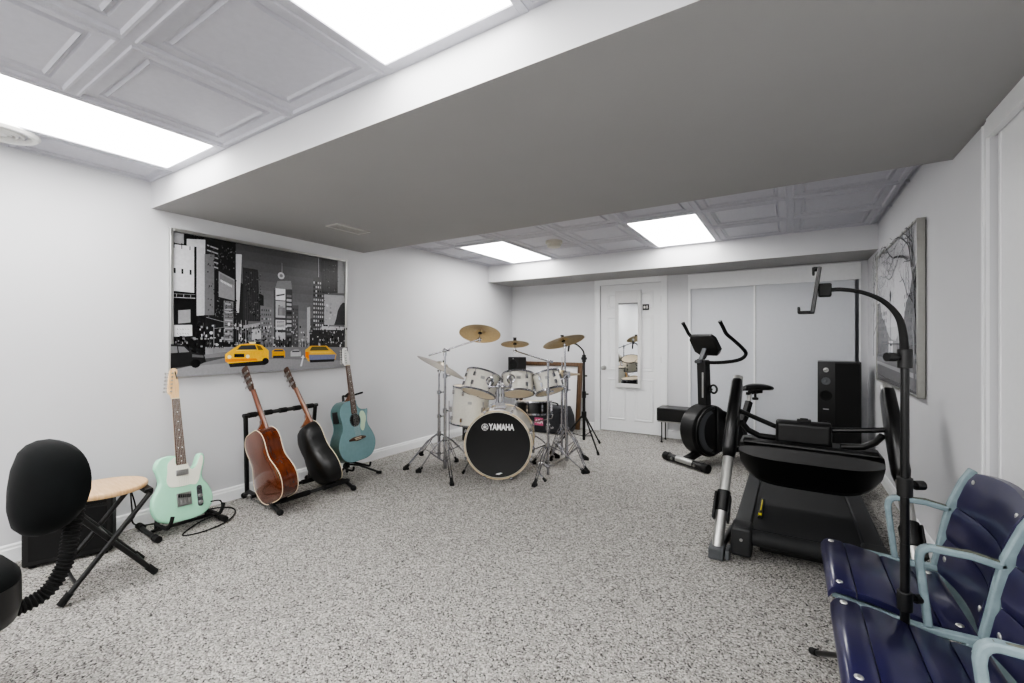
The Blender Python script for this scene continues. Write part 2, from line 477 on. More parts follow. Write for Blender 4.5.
vt.lathe([(.14, .005), (.142, -.008), (.13, -.02), (.112, -.02), (.104, -.006), (.104, .0)], 40)
obj('rim', vt, WHITE, t)
vt = MB()
for r in (.09, .068, .046): vt.lathe([(r, -.002), (r-.004, -.018), (r-.012, -.022), (r-.012, -.004)], 36)
vt.lathe([(.026, .0), (.028, -.02), (0, -.024)], 24)
obj('louvre', vt, WHITE, t)
t = thing('air_register', 'small flat rectangular air register on the underside of the bulkhead', 'vent', (-2.86, 2.22, SOFZ))
REG = mat('register_paint', (.80,.795,.78), .5, var=.03)
fr = MB()
fr.bx(-.07, .07, -.15, -.135, -.006, 0); fr.bx(-.07, .07, .135, .15, -.006, 0); fr.bx(-.07, -.055, -.135, .135, -.006, 0); fr.bx(.055, .07, -.135, .135, -.006, 0)
obj('frame', fr, REG, t)
fr = MB()
for k in range(6):
    x = -.046+.0184*k
    fr.box((x, 0, -.003), (.013, .27, .002), Euler((0, .5, 0)).to_matrix())
obj('slats', fr, REG, t, smooth=False)
obj('backing', MB().bx(-.055, .055, -.135, .135, -.0012, 0), REG, t, smooth=False)
t = thing('wall_outlet', 'white wall outlet plate on left wall beside the teal guitar', 'outlet', (XL, 2.66, .405))
obj('plate', MB().bx(0, .006, -.04, .04, -.06, .06), WHITE, t, bevel=.002)
for z in (-.025, .025):
    so = MB(); so.box((.0065, 0, z), (.003, .032, .03))
    for y in (-.007, .007): so.box((.0078, y, z+.003), (.001, .002, .009))
    obj('socket', so, BEI, t)
# ------------------------------------------------------------- city print
PICT = attr_mat('printed_picture', .22)
def grey(g, t=(1, 1, 1.02)): return (g*t[0], g*t[1], min(1, g*t[2]))
def circ(cx, cy, r, asp, n=20): return [(cx+r*math.cos(2*PI*k/n)/asp, cy+r*math.sin(2*PI*k/n)) for k in range(n)]
class Print:
    """a flat picture: layers of coloured shapes in the frame's plane"""
    def __init__(s, W, H, to3):
        s.W, s.H, s.to3, s.mb, s.k = W, H, to3, MB(), 0
    def shape(s, pts, c):
        s.k += 1
        s.mb.col = c if isinstance(c, tuple) else grey(c)
        s.mb.poly([s.to3(min(1, max(0, u))*s.W, min(1, max(0, v))*s.H, .00002*s.k) for u, v in pts])
    def rect(s, u0, u1, v0, v1, c): s.shape([(u0, v0), (u1, v0), (u1, v1), (u0, v1)], c)
    def line(s, a, b, w0, w1, c):
        a = Vector((a[0]*s.W, a[1]*s.H)); b = Vector((b[0]*s.W, b[1]*s.H)); d = (b-a)
        if d.length < 1e-6: return
        n = Vector((-d.y, d.x)).normalized()
        q = [a+n*w0/2, a-n*w0/2, b-n*w1/2, b+n*w1/2]
        s.shape([(p.x/s.W, p.y/s.H) for p in q], c)

PW, PH = 1.39, .993
pr = Print(PW, PH, lambda x, y, k: (.012+k, x, y))
R_ = random.Random(3)
for i in range(14):
    v0 = i/14; pr.rect(0, 1, v0, v0+1/14+.001, .64-.34*(i/13)**.8)
S = pr.shape
S([(.151,.26),(.45,.21),(.45,.60),(.30,.7),(.151,.9)], .16)
S([(.155,.985),(.301,.99),(.301,.197),(.155,.199)], .13)
for i in range(5): S([(.163,.93-.035*i),(.215,.915-.035*i),(.215,.905-.035*i),(.163,.92-.035*i)], .6)
S([(.0,.99),(.155,.99),(.155,.1),(0,.1)], .09)
S([(.0,.979),(.061,.977),(.061,.904),(0,.901)], .55)
S([(.0,.893),(.105,.899),(.105,.578),(0,.58)], .78)
for x in (.018, .05, .085):
    S([(x,.735),(x+.009,.735),(x+.009,.70),(x,.70)], .15); S([(x,.91),(x+.004,.91),(x+.004,.87),(x,.87)], .2)
S([(.073,.945),(.155,.961),(.151,.425),(.116,.419),(.116,.902),(.073,.894)], .73)
for i in range(6): pr.line((.122+.005*i,.9),(.121+.005*i,.43), .0015, .0015, .6)
S([(.0,.572),(.116,.577),(.116,.131),(0,.135)], .08)
pr.line((.0,.535),(.11,.54), .005, .005, .6); pr.line((.0,.56),(.11,.565), .003, .003, .5)
for x in (.03,.06,.09): pr.line((x,.56),(x,.535), .003,.003,.6)
S([(.037,.45),(.089,.46),(.089,.37),(.037,.36)], .55)
S([(.019,.349),(.096,.353),(.096,.277),(.019,.27)], .82)
for j in range(2):
    for i in range(5): pr.line((.032+.011*i,.325-.03*j),(.038+.011*i,.313-.03*j+R_.uniform(0,.012)), .003,.002,.3)
S([(.151,.859),(.196,.866),(.196,.428),(.151,.425)], .42)
S([(.217,.75),(.295,.701),(.295,.542),(.217,.563)], .52)
S([(.222,.735),(.291,.692),(.291,.66),(.222,.69)], .44)
for i in range(8): pr.line((.228+.007*i,.69-.0045*i),(.231+.007*i,.672-.0045*i), .006,.005,.82)
S([(.241,.539),(.289,.535),(.289,.234),(.241,.234)], .45)
for i in range(14): S([(.246,.52-.02*i),(.284,.517-.02*i),(.284,.509-.02*i),(.246,.512-.02*i)], R_.choice((.25,.35,.65)))
S([(.301,.894),(.332,.897),(.329,.79),(.317,.455),(.304,.454)], .74)
S([(.337,.801),(.417,.798),(.431,.464),(.431,.369),(.337,.364)], .2)
for i in range(7): pr.line((.347+.012*i,.78),(.35+.012*i,.40), .003,.003,.27)
S([(.365,.394),(.431,.397),(.431,.234),(.365,.234)], .42)
S([(.431,.522),(.501,.509),(.501,.194),(.431,.195)], .46)
for i in range(5):
    for j in range(8): pr.rect(.438+.012*i,.444+.012*i,.24+.034*j,.255+.034*j, R_.choice((.25,.33,.62)))
S([(.508,.667),(.619,.683),(.619,.193),(.508,.194)], .28)
S([(.529,.729),(.611,.743),(.619,.673),(.512,.658)], .5)
S(circ(.551,.775,.028,PW/PH), .78); S(circ(.551,.775,.014,PW/PH), .5)
pr.line((.556,.80),(.556,.88), .006,.002,.6)
for a,b,c,d,g in ((.518,.576,.575,.668,.88),(.518,.576,.433,.568,.68),(.518,.576,.334,.414,.8),(.518,.576,.254,.313,.74)):
    pr.rect(a,b,c,d,g)
S([(.522,.615),(.572,.632),(.572,.62),(.522,.602)], .3)
for i in range(9): pr.rect(.524+R_.uniform(0,.04), .53+R_.uniform(0,.044), .45, .45+R_.uniform(.02,.09), R_.choice((.45,.55,.85)))
for i in range(6): pr.rect(.523,.571,.345+.011*i,.350+.011*i, R_.choice((.35,.5,.9)))
for i in range(12): pr.rect(.584,.614,.22+.035*i,.24+.035*i, R_.choice((.2,.45,.7,.55)))
S([(.619,.54),(.658,.544),(.658,.192),(.619,.193)], .35)
for i in range(3):
    for j in range(10): pr.rect(.624+.011*i,.629+.011*i,.22+.031*j,.235+.031*j, R_.choice((.2,.28,.6)))
pr.line((.793,.80),(.793,.98), .006,.003,.72)
S([(.755,.799),(.876,.819),(.876,.234),(.714,.234),(.714,.423),(.755,.447)], .33)
S([(.714,.53),(.735,.54),(.735,.23),(.714,.23)], .72)
for i in range(8):
    for j in range(13): pr.rect(.758+.0145*i,.766+.0145*i,.30+.037*j,.318+.037*j, R_.choice((.15,.6,.8,.7)))
S([(.814,.971),(.931,.979),(.931,.683),(.814,.668)], .2)
for i in range(9): pr.line((.822+.012*i,.96),(.822+.012*i,.69), .002,.002,.3)
S([(.931,.979),(1,.981),(1,.69),(.931,.683)], .55)
S([(.832,.659),(1,.667),(1,.394),(.832,.387)], .68)
for i in range(20):
    u = R_.uniform(.84,.93); v = R_.uniform(.41,.6); S(circ(u,v,R_.uniform(.004,.014),PW/PH,8), R_.uniform(.5,.85))
S([(.931,.52),(.95,.57),(.97,.60),(1,.598),(1,.394),(.904,.39),(.92,.45)], .24)
S([(.814,.375),(1,.375),(1,.347),(.814,.342)], .76)
S([(.73,.339),(1,.347),(1,.12),(.73,.17)], .22)
for i in range(420):                       # lit and unlit windows over the dark blocks
    u = R_.choice((R_.uniform(.205,.30), R_.uniform(.34,.43), R_.uniform(.815,.93), R_.uniform(.16,.30)))
    v = R_.uniform(.40,.93) if u < .31 or u > .8 else R_.uniform(.40,.78)
    if .217 < u < .297 and .53 < v < .76: continue
    if u > .83 and v < .69: continue
    pr.rect(u, u+.005, v, v+.009, R_.choice((.10,.24,.28,.33,.22,.42)))
for i in range(60):                        # street signs, wires and posters low on the left
    u = R_.uniform(.0,.115); v = R_.uniform(.14,.27); pr.rect(u, u+R_.uniform(.004,.012), v, v+R_.uniform(.006,.02), R_.choice((.05,.18,.3,.5)))
pr.line((.155,.41),(.30,.36), .004,.003,.55); pr.line((.19,.36),(.19,.15), .007,.005,.5); pr.line((.19,.33),(.245,.345), .004,.003,.5)
S(circ(.178,.30,.012,PW/PH,8), .75); S(circ(.178,.262,.010,PW/PH,8), .65)
for k in range(5): pr.line((.30+.012*k,.40-.02*(k%2)),(.30+.012*k,.22), .004,.004, R_.choice((.5,.65,.3)))
S([(.335,.36),(.425,.385),(.425,.36),(.335,.335)], .6); S([(.38,.33),(.43,.345),(.43,.26),(.38,.25)], .72)
for i in range(330):
    u = R_.uniform(.12,.99); v = R_.uniform(.18,.36)
    w = R_.uniform(.003,.011); h = R_.uniform(.006,.022)
    pr.rect(u, u+w, v, v+h, R_.choice((.1,.2,.3,.5,.7,.8,.6)))
for i in range(40):
    u = R_.uniform(.16,.75); pr.line((u,.19),(u+R_.uniform(-.002,.002),.19+R_.uniform(.02,.06)), .006,.003, R_.choice((.08,.15,.3)))
S([(0,.119),(.431,.195),(1,.188),(1,0),(0,0)], .47)  # added fill lamp behind the camera, lifts the dim middle of the room
S([(0,.06),(.5,.10),(1,.06),(1,0),(0,0)], .55)
S([(0,.1),(.24,.13),(.24,.12),(0,.045)], .3)
def arrow():
    S([(.66,.03),(.675,.10),(.665,.10),(.68,.125),(.69,.10),(.683,.10),(.672,.03)], .85)
arrow()
YEL, ORA = (.93,.72,.15), (.86,.52,.12)
S([(.241,.144),(.271,.176),(.314,.216),(.378,.225),(.431,.21),(.47,.166),(.47,.089),(.417,.062),(.265,.062),(.241,.1)], YEL)
S([(.32,.209),(.395,.212),(.405,.172),(.295,.17)], .25); S([(.402,.210),(.424,.204),(.44,.172),(.412,.172)], (.45,.36,.18))
S([(.30,.176),(.40,.176),(.405,.172),(.29,.168)], (.97,.82,.35))
S([(.258,.076),(.458,.089),(.452,.055),(.265,.048)], .14); S([(.241,.11),(.40,.108),(.41,.09),(.243,.088)], ORA)
S([(.286,.146),(.337,.145),(.337,.119),(.286,.121)], .1); S(circ(.262,.125,.014,1.4,10), (.98,.92,.7)); S(circ(.355,.125,.014,1.4,10), (.98,.92,.7))
S(circ(.452,.085,.026,1.4,12), .1); S([(.36,.235),(.40,.235),(.395,.222),(.365,.222)], (.95,.9,.7))
S([(.489,.165),(.508,.179),(.551,.178),(.566,.158),(.566,.11),(.489,.113)], (.85,.63,.15)); S([(.503,.172),(.553,.172),(.558,.158),(.497,.158)], .3); S([(.495,.125),(.56,.125),(.56,.105),(.495,.105)], .18)
S([(.60,.155),(.62,.17),(.65,.17),(.665,.15),(.665,.115),(.60,.115)], .7); S([(.612,.163),(.655,.163),(.658,.15),(.608,.15)], .3)
S([(.694,.167),(.73,.202),(.841,.201),(.886,.156),(.913,.122),(.904,.074),(.714,.069),(.694,.109)], (.88,.68,.25))
S([(.738,.195),(.835,.194),(.858,.161),(.722,.16)], (.35,.33,.2)); S([(.714,.125),(.907,.122),(.9,.074),(.722,.074)], (.46,.48,.58))
S([(.694,.15),(.716,.15),(.72,.09),(.694,.109)], (.9,.5,.12)); S([(.73,.152),(.87,.15),(.88,.135),(.725,.137)], (.93,.78,.3))
S([(.722,.08),(.9,.08),(.895,.058),(.727,.058)], .15)
S([(0,.221),(.063,.213),(.089,.166),(.143,.147),(.151,.095),(.12,.075),(0,.06)], .12)
S([(.0,.207),(.055,.203),(.078,.166),(0,.16)], .45); S([(.026,.207),(.03,.207),(.034,.16),(.029,.16)], .1)
S([(.09,.15),(.14,.14),(.14,.125),(.09,.13)], .35); S(circ(.105,.085,.03,1.4,12), .05)
ALU = mat('aluminium_frame', (.74,.74,.73), .28, .85, var=.03)
t = thing('city_print', 'large silver framed black and white city street print with yellow taxis', 'picture', (XL, 1.30, .937))
obj('print', pr.mb, PICT, t, smooth=False)
fr = MB(); w = .02
fr.bx(0, .03, 0, w, 0, PH); fr.bx(0, .03, PW-w, PW, 0, PH); fr.bx(0, .03, w, PW-w, 0, w); fr.bx(0, .03, w, PW-w, PH-w, PH)
obj('frame', fr, ALU, t, bevel=.003)
obj('backing', MB().bx(.001, .0115, .01, PW-.01, .01, PH-.01), BLKP, t, smooth=False)

# ---------------------------------------------------------- velvet chair
VEL = mat('black_velvet', (.02,.032,.035), .85, var=.4, scale=12, sheen=.05, spec=.2)
B = Vector((-2.257, .452, .655)); n = Vector((.05, -1, 0)).normalized(); S0 = B+n*.265
t = thing('task_chair', 'black velvet task chair with ribbed back stem cut off at left edge', 'chair', (S0.x, S0.y, 0), math.atan2(n.y, n.x)-PI/2)
# local: +Y is the way the chair faces
def pad(hw, hh, y0, th, zc, flat=.25, dome=.03):
    mb = MB(); R = []
    n2 = 40
    def out(k, s):
        a = 2*PI*k/n2; c, d = math.cos(a), math.sin(a)
        e = 2/2.6
        x = hw*math.copysign(abs(c)**e, c)*(1-.22*(d < 0)*abs(d)-.04*max(d,0)); z = hh*math.copysign(abs(d)**e, d)
        return x*s, z*s
    for s, dy in ((.004, th*.5+dome), (.25, th*.5+dome*.96), (.5, th*.5+dome*.8), (.8, th*.5+dome*.35), (.93, th*.42), (1, th*.15), (1, -th*.15), (.94, -th*.42), (.8, -th*.5), (.3, -th*.52), (.004, -th*.52)):
        r = []
        for k in range(n2):
            x, z = out(k, s); r.append((x, y0+dy-.30*x*x*4-.08*z, zc+z))
        R.append(r)
    return mb.rings(R)
obj('backrest', pad(.186, .162, -.27, .10, .655), VEL, t, angle=60)
st = MB(); R = []
for s, z in ((.2,.455),(.7,.45),(.92,.435),(1,.412),(1,.395)):
    R.append([(.225*s*math.copysign(abs(math.cos(a))**.75, math.cos(a)), .01+.215*s*math.copysign(abs(math.sin(a))**.75, math.sin(a)), z) for a in (2*PI*k/40 for k in range(40))])
obj('seat', st.rings(R), VEL, t, angle=60)
st = MB(); R = []
for s, z in ((1.0,.398),(1.0,.315),(.96,.277),(.8,.262)):
    R.append([(.227*s*math.copysign(abs(math.cos(a))**.75, math.cos(a)), .01+.217*s*math.copysign(abs(math.sin(a))**.75, math.sin(a)), z) for a in (2*PI*k/40 for k in range(40))])
obj('seat_shell', st.rings(R), BLKP, t, angle=60)
path = catmull([(0,-.10,.262),(0,-.19,.252),(0,-.275,.272),(0,-.325,.345),(0,-.345,.45),(0,-.362,.56),(0,-.368,.68)], 14)
rb = MB(); pp = []; rr = []
L = 0
for a, b in zip(path, path[1:]):
    pass
N = 100
tot = [0]
for a, b in zip(path, path[1:]): tot.append(tot[-1]+(b-a).length)
def along(d):
    for i in range(len(path)-1):
        if tot[i+1] >= d: return path[i].lerp(path[i+1], (d-tot[i])/max(1e-6, tot[i+1]-tot[i]))
    return path[-1]
ribs = 46
for i in range(ribs*4+1):
    pp.append(along(tot[-1]*i/(ribs*4))); rr.append((.0215, .0265, .0265, .0215)[i % 4])
obj('ribbed_stem', rb.tube(pp, rr, 14), RUB, t, angle=25)
obj('gas_column', MB().lathe([(.05,.262),(.05,.24),(.026,.23),(.026,.12),(.035,.115),(.035,.06),(0,.06)], 20), BLKP, t)
for k in range(5):
    a = 2*PI*k/5+.44
    lg = MB().bar((.02*math.cos(a), .02*math.sin(a), .095), (.16*math.cos(a), .16*math.sin(a), .07), .045, .03)
    l = obj('leg', lg, BLKP, t, bevel=.006)
    c = MB()
    for s in (-1, 1): c.cyl((.16*math.cos(a)+s*.008*-math.sin(a), .16*math.sin(a)+s*.008*math.cos(a), .027), (.16*math.cos(a)+s*.024*-math.sin(a), .16*math.sin(a)+s*.024*math.cos(a), .027), .027, n=16)
    c.cyl((.16*math.cos(a), .16*math.sin(a), .03), (.16*math.cos(a), .16*math.sin(a), .075), .008)
    obj('caster', c, BLK, l)

# ------------------------------------------------------------ folding stool
WOODL = wood_mat('light_wood', (.80,.64,.45), (.88,.74,.56), .35, (4, 40, 4), .3)
t = thing('folding_stool', 'round light wood topped folding stool with crossed black legs', 'stool', (-2.845, .79, 0), math.radians(-5))
obj('seat', MB().lathe([(0,.440),(.15,.440),(.162,.444),(.166,.451),(.166,.460),(.162,.466),(.15,.468),(0,.468)], 48), WOODL, t, label='round light wood seat')
for sy, hx in ((-1, .135), (1, .115)):
    f = MB(); P = []
    for sx in (-1, 1):
        f.tube([(sx*hx, sy*-.145, .42), (sx*hx, sy*.165, .018)], .0115, 10)
    f.tube([(-hx, sy*-.145, .42), (hx, sy*-.145, .42)], .0115, 10)
    f.tube([(-hx, sy*.145, .045), (hx, sy*.145, .045)], .008, 8) if sy > 0 else f.tube([(-hx, sy*.12, .078), (hx, sy*.12, .078)], .008, 8)
    fo = obj('leg_frame', f, BLK, t)
    for sx in (-1, 1):
        obj('foot_cap', MB().tube([(sx*hx, sy*.140, .051), (sx*hx, sy*.172, .009)], .0155, 12), RUB, fo)
for a, b in ((-.16, -.125), (.125, .16)): obj('seat_bracket', MB().bx(-.13, .13, a, b, .420, .441), BLK, t, bevel=.003)
pv = MB()
pv.cyl((-.14, 0, .235), (.14, 0, .235), .006)
obj('pivot', pv, STEEL, t)

# ------------------------------------------------------------------- amp
AMPC = mat('black_tolex', (.06,.06,.062), .6, var=.2, bump=.3, bscale=500)
GRL = mat('black_grille_cloth', (.035,.035,.038), .85, var=.3, scale=300, bump=.3, bscale=600)
ang = math.atan2(-.13, .327)
t = thing('guitar_amplifier', 'black guitar amplifier box on carpet behind the folding stool', 'amplifier', (-3.335, .79, 0), ang)
ab = MB()
ab.bx(-.085, .085, -.175, .175, .012, .365)
obj('cabinet', ab, AMPC, t, bevel=.012, seg=3)
obj('grille', MB().bx(.083, .089, -.15, .15, .04, .27), GRL, t, bevel=.002)
obj('control_panel', MB().bx(.083, .088, -.15, .15, .285, .345), BLKS, t, bevel=.002)
for k in range(6):
    obj('knob', MB().cyl((.088, -.12+.048*k, .315), (.103, -.12+.048*k, .315), .010, .008, 14), BLKP, t)
obj('handle', MB().tube(catmull([(0,-.07,.362),(0,-.06,.378),(0,.06,.378),(0,.07,.362)], 5), .009, 8), RUB, t)
for sx in (-1, 1):
    for sy in (-1, 1): obj('foot', MB().cyl((sx*.06, sy*.14, 0), (sx*.06, sy*.14, .014), .014), RUB, t)

# ----------------------------------------------------------------- guitars
MINT = mat('mint_green_lacquer', (.66,.90,.77), .22, var=.02, coat=.6)
GUARD = mat('off_white_pickguard', (.92,.92,.86), .35, var=.02)
MAPLE = wood_mat('maple', (.86,.70,.50), (.93,.80,.62), .3, (30, 30, 3))
ROSE = wood_mat('rosewood', (.20,.12,.08), (.31,.20,.14), .45, (50, 50, 5), .1)
MAHO = wood_mat('mahogany_gloss', (.30,.135,.055), (.42,.20,.09), .16, (22, 22, 2), .9)
MAHOS = wood_mat('mahogany_side', (.26,.105,.045), (.38,.17,.07), .16, (14, 14, 3), .9)
TEAL = mat('teal_lacquer', (.46,.59,.61), .22, var=.04, coat=.5)
TEALD = mat('teal_dark_rim', (.27,.38,.38), .3, var=.08, coat=.3)
BOWL = mat('black_bowl_back', (.05,.052,.055), .45, var=.2, coat=.1, bump=.1, bscale=120)
SPRU = wood_mat('spruce_top', (.80,.62,.38), (.88,.72,.48), .3, (60, 60, 2))
DARK = mat('dark_void', (.02,.02,.02), .9, var=.1)
FRET = mat('fret_wire', (.42,.40,.36), .4, .6)
STRG = mat('string_steel', (.75,.74,.72), .3, 1., var=.02)

def pose(B, H, nrm):
    """matrix of a guitar: local Z along the neck, local -Y out of the front"""
    B, H = Vector(B), Vector(H); z = (H-B).normalized()
    y = -(Vector(nrm)-z*Vector(nrm).dot(z)).normalized()
    x = y.cross(z)
    M = Matrix((x, y, z)).transposed().to_4x4(); M.translation = B
    return M
AX = lambda u, v, w: (u, w, v)

def body_rings(outline, prof, centre):
    c = Vector(centre); R = []
    for s, y in prof:
        R.append([(p[0]*s+c.x*(1-s), y, p[1]*s+c.y*(1-s)) for p in outline])
    return R
def inset(outline, d):
    P = [Vector((p[0], p[1])) for p in outline]; n = len(P); out = []
    area = sum(P[i].x*P[(i+1) % n].y-P[(i+1) % n].x*P[i].y for i in range(n))
    sg = 1 if area > 0 else -1
    for i in range(n):
        tg = (P[(i+1) % n]-P[i-1]).normalized()
        out.append(P[i]+Vector((-tg.y, tg.x))*d*sg)
    return out

def neck_set(t, z_heel, z_nut, w0, w1, y_front, fret_mat, neck_mat, z_fb, frets=True, dots=True, nfrets=21, scale=.648, bridge=None):
    nk = MB(); R = []
    for k in range(13):
        u = k/12; z = z_heel+(z_nut-z_heel)*u; w = w0+(w1-w0)*u; d = .022-.003*u
        R.append([(w/2*math.cos(a), y_front+.002+d*math.sin(a), z) for a in (PI*j/10 for j in range(11))])
    obj('neck', nk.rings(R), neck_mat, t)
    fb = MB(); R = []
    fb.mi = 0
    zz = (z_fb, z_nut)
    ww = lambda z: w0+(w1-w0)*(z-z_heel)/(z_nut-z_heel)
    R = [[(-ww(z)/2, y_front+.003, z), (ww(z)/2, y_front+.003, z), (ww(z)/2-.001, y_front-.003, z), (-ww(z)/2+.001, y_front-.003, z)] for z in zz]
    fb.rings(R)
    fb.mi = 1
    sc = z_nut-(bridge if bridge is not None else .1)
    for k in range(1, nfrets+1):
        z = z_nut-sc*(1-2**(-k/12))
        if z < z_fb+.004: break
        fb.box((0, y_front-.0030, z), (ww(z)-.002, .0012, .0012))
    fb.mi = 2
    if dots:
        for k in (3, 5, 7, 9, 12, 15, 17, 19):
            za = z_nut-sc*(1-2**(-(k-1)/12)); zb = z_nut-sc*(1-2**(-k/12)); z = (za+zb)/2
            if z < z_fb+.01: break
            for dx in ((-.011, .011) if k == 12 else (0,)):
                fb.cyl((dx, y_front-.0025, z), (dx, y_front-.0036, z), .0034, n=8)
    obj('fretboard', fb, [fret_mat, FRET, WHITE], t, smooth=False)
    nu = MB().box((0, y_front-.003, z_nut+.002), (w1, .008, .004)); obj('nut', nu, CREAM, t)

def strings(t, z0, z1, s0, s1, y0, y1):
    for k in range(6):
        u = k/5-.5
        obj('string', MB().tube([(u*s0, y0, z0), (u*s1, y1, z1)], .0004, 5), STRG, t)

# mint solid body guitar
TB, TH, TN = (-3.146, 1.256, .078), (-3.378, 1.276, 1.010), (1, .06, 0)
t = thing('electric_guitar', 'mint green solid body electric guitar with white pickguard on low stand', 'guitar', matrix=pose(TB, TH, TN))
half = [(0,0),(-.08,.004),(-.135,.035),(-.162,.095),(-.157,.16),(-.128,.215),(-.116,.25),(-.124,.30),(-.134,.345),(-.112,.388),(-.062,.402),(-.030,.396),
        (.028,.394),(.030,.36),(.036,.325),(.056,.307),(.078,.322),(.092,.358),(.106,.385),(.126,.386),(.137,.362),(.130,.315),(.116,.262),(.118,.225),(.146,.178),(.165,.12),(.156,.058),(.112,.014),(.05,0)]
ol = catmull(half, 5, True)
ins = inset(ol, .007)
bd = MB()
bd.rings([[(p.x, .0475, p.y) for p in inset(ol, .008)], [(p.x, .041, p.y) for p in ol], [(p.x, .005, p.y) for p in ol], [(p.x, .001, p.y) for p in inset(ol, .004)], [(p.x, 0, p.y) for p in inset(ol, .012)]])
obj('body', bd, MINT, t, angle=45)
pg = catmull([(-.072,.215),(-.085,.25),(-.078,.30),(-.072,.352),(-.045,.380),(-.030,.384),(-.029,.345),(.030,.345),(.040,.315),(.058,.297),(.083,.312),(.098,.345),(.112,.372),(.124,.366),(.122,.33),(.108,.285),(.098,.255),(.090,.225),(.07,.20),(.04,.206),(0,.204),(-.04,.206)], 4, True)
obj('pickguard', MB().prism([(p.x, p.y) for p in pg], -.0035, .001, AX), GUARD, t, smooth=False)
pk = MB(); pk.bx(-.035, .035, -.011, -.003, .27, .305); obj('pickup', pk, STEEL, t, bevel=.004, label='chrome neck pickup')
br = MB(); br.bx(-.04, .04, -.008, 0, .085, .165); obj('bridge', br, STEEL, t, bevel=.002)
pk = MB(); pk.box((0, -.010, .145), (.07, .008, .020), Euler((0, .2, 0)).to_matrix()); obj('pickup', pk, BLKP, t, bevel=.003, label='slanted black bridge pickup')
sd = MB()
for x in (-.022, 0, .022): sd.cyl((x, -.012, .10), (x, -.012, .125), .005)
obj('saddle', sd, STEEL, t)
cp = MB(); cp.prism([(.088+.0155*math.cos(a), (.175 if math.sin(a) > 0 else .075)+.0155*math.sin(a)) for a in (2*PI*k/24 for k in range(24))], -.004, .001, AX)
obj('control_plate', cp, CHROME, t, smooth=False)
for z in (.085, .125): obj('knob', MB().cyl((.088, -.004, z), (.088, -.024, z), .0105, .0095, 18), STEEL, t)
sw = MB(); sw.bx(.084, .092, -.008, -.003, .158, .176); sw.tube([(.088, -.006, .167), (.088, -.022, .172)], .004, 8); obj('switch', sw, BLKP, t)
jk = MB().lathe([(.014,0),(.014,.004),(.006,.005),(.006,.002)], 16, (.152, .022, .062), (1, 0, -.3)); obj('jack_socket', jk, CHROME, t)
neck_set(t, .36, .752, .056, .043, -.004, ROSE, MAPLE, .335, bridge=.112, nfrets=22)
hs = catmull([(-.0215,.754),(-.026,.775),(-.038,.792),(-.040,.81),(-.032,.87),(-.022,.925),(-.012,.945),(.004,.952),(.02,.945),(.024,.925),(.017,.905),(.022,.885),(.026,.85),(.024,.80),(.0215,.754)], 4)
ho = obj('headstock', MB().prism([(p.x, p.y) for p in hs], .000, .014, AX), MAPLE, t, bevel=.002)
for k in range(6):
    z = .80+.0235*k; x = -.024+.0032*k
    tp = MB(); tp.cyl((x, 0, z), (x, -.010, z), .0045, n=10); tp.cyl((x-.01, .007, z), (x-.028, .007, z), .0025, n=8); tp.ball((x-.034, .007, z), (.006, .003, .007), 10, 6)
    obj('tuning_peg', tp, STEEL, t)
strings(t, .118, .754, .052, .035, -.016, -.010)
lg = MB().box((.012, -.0008, .905), (.007, .001, .05), Euler((0, -.12, 0)).to_matrix()); obj('decal', lg, BLKP, t, label='dark script decal on headstock')

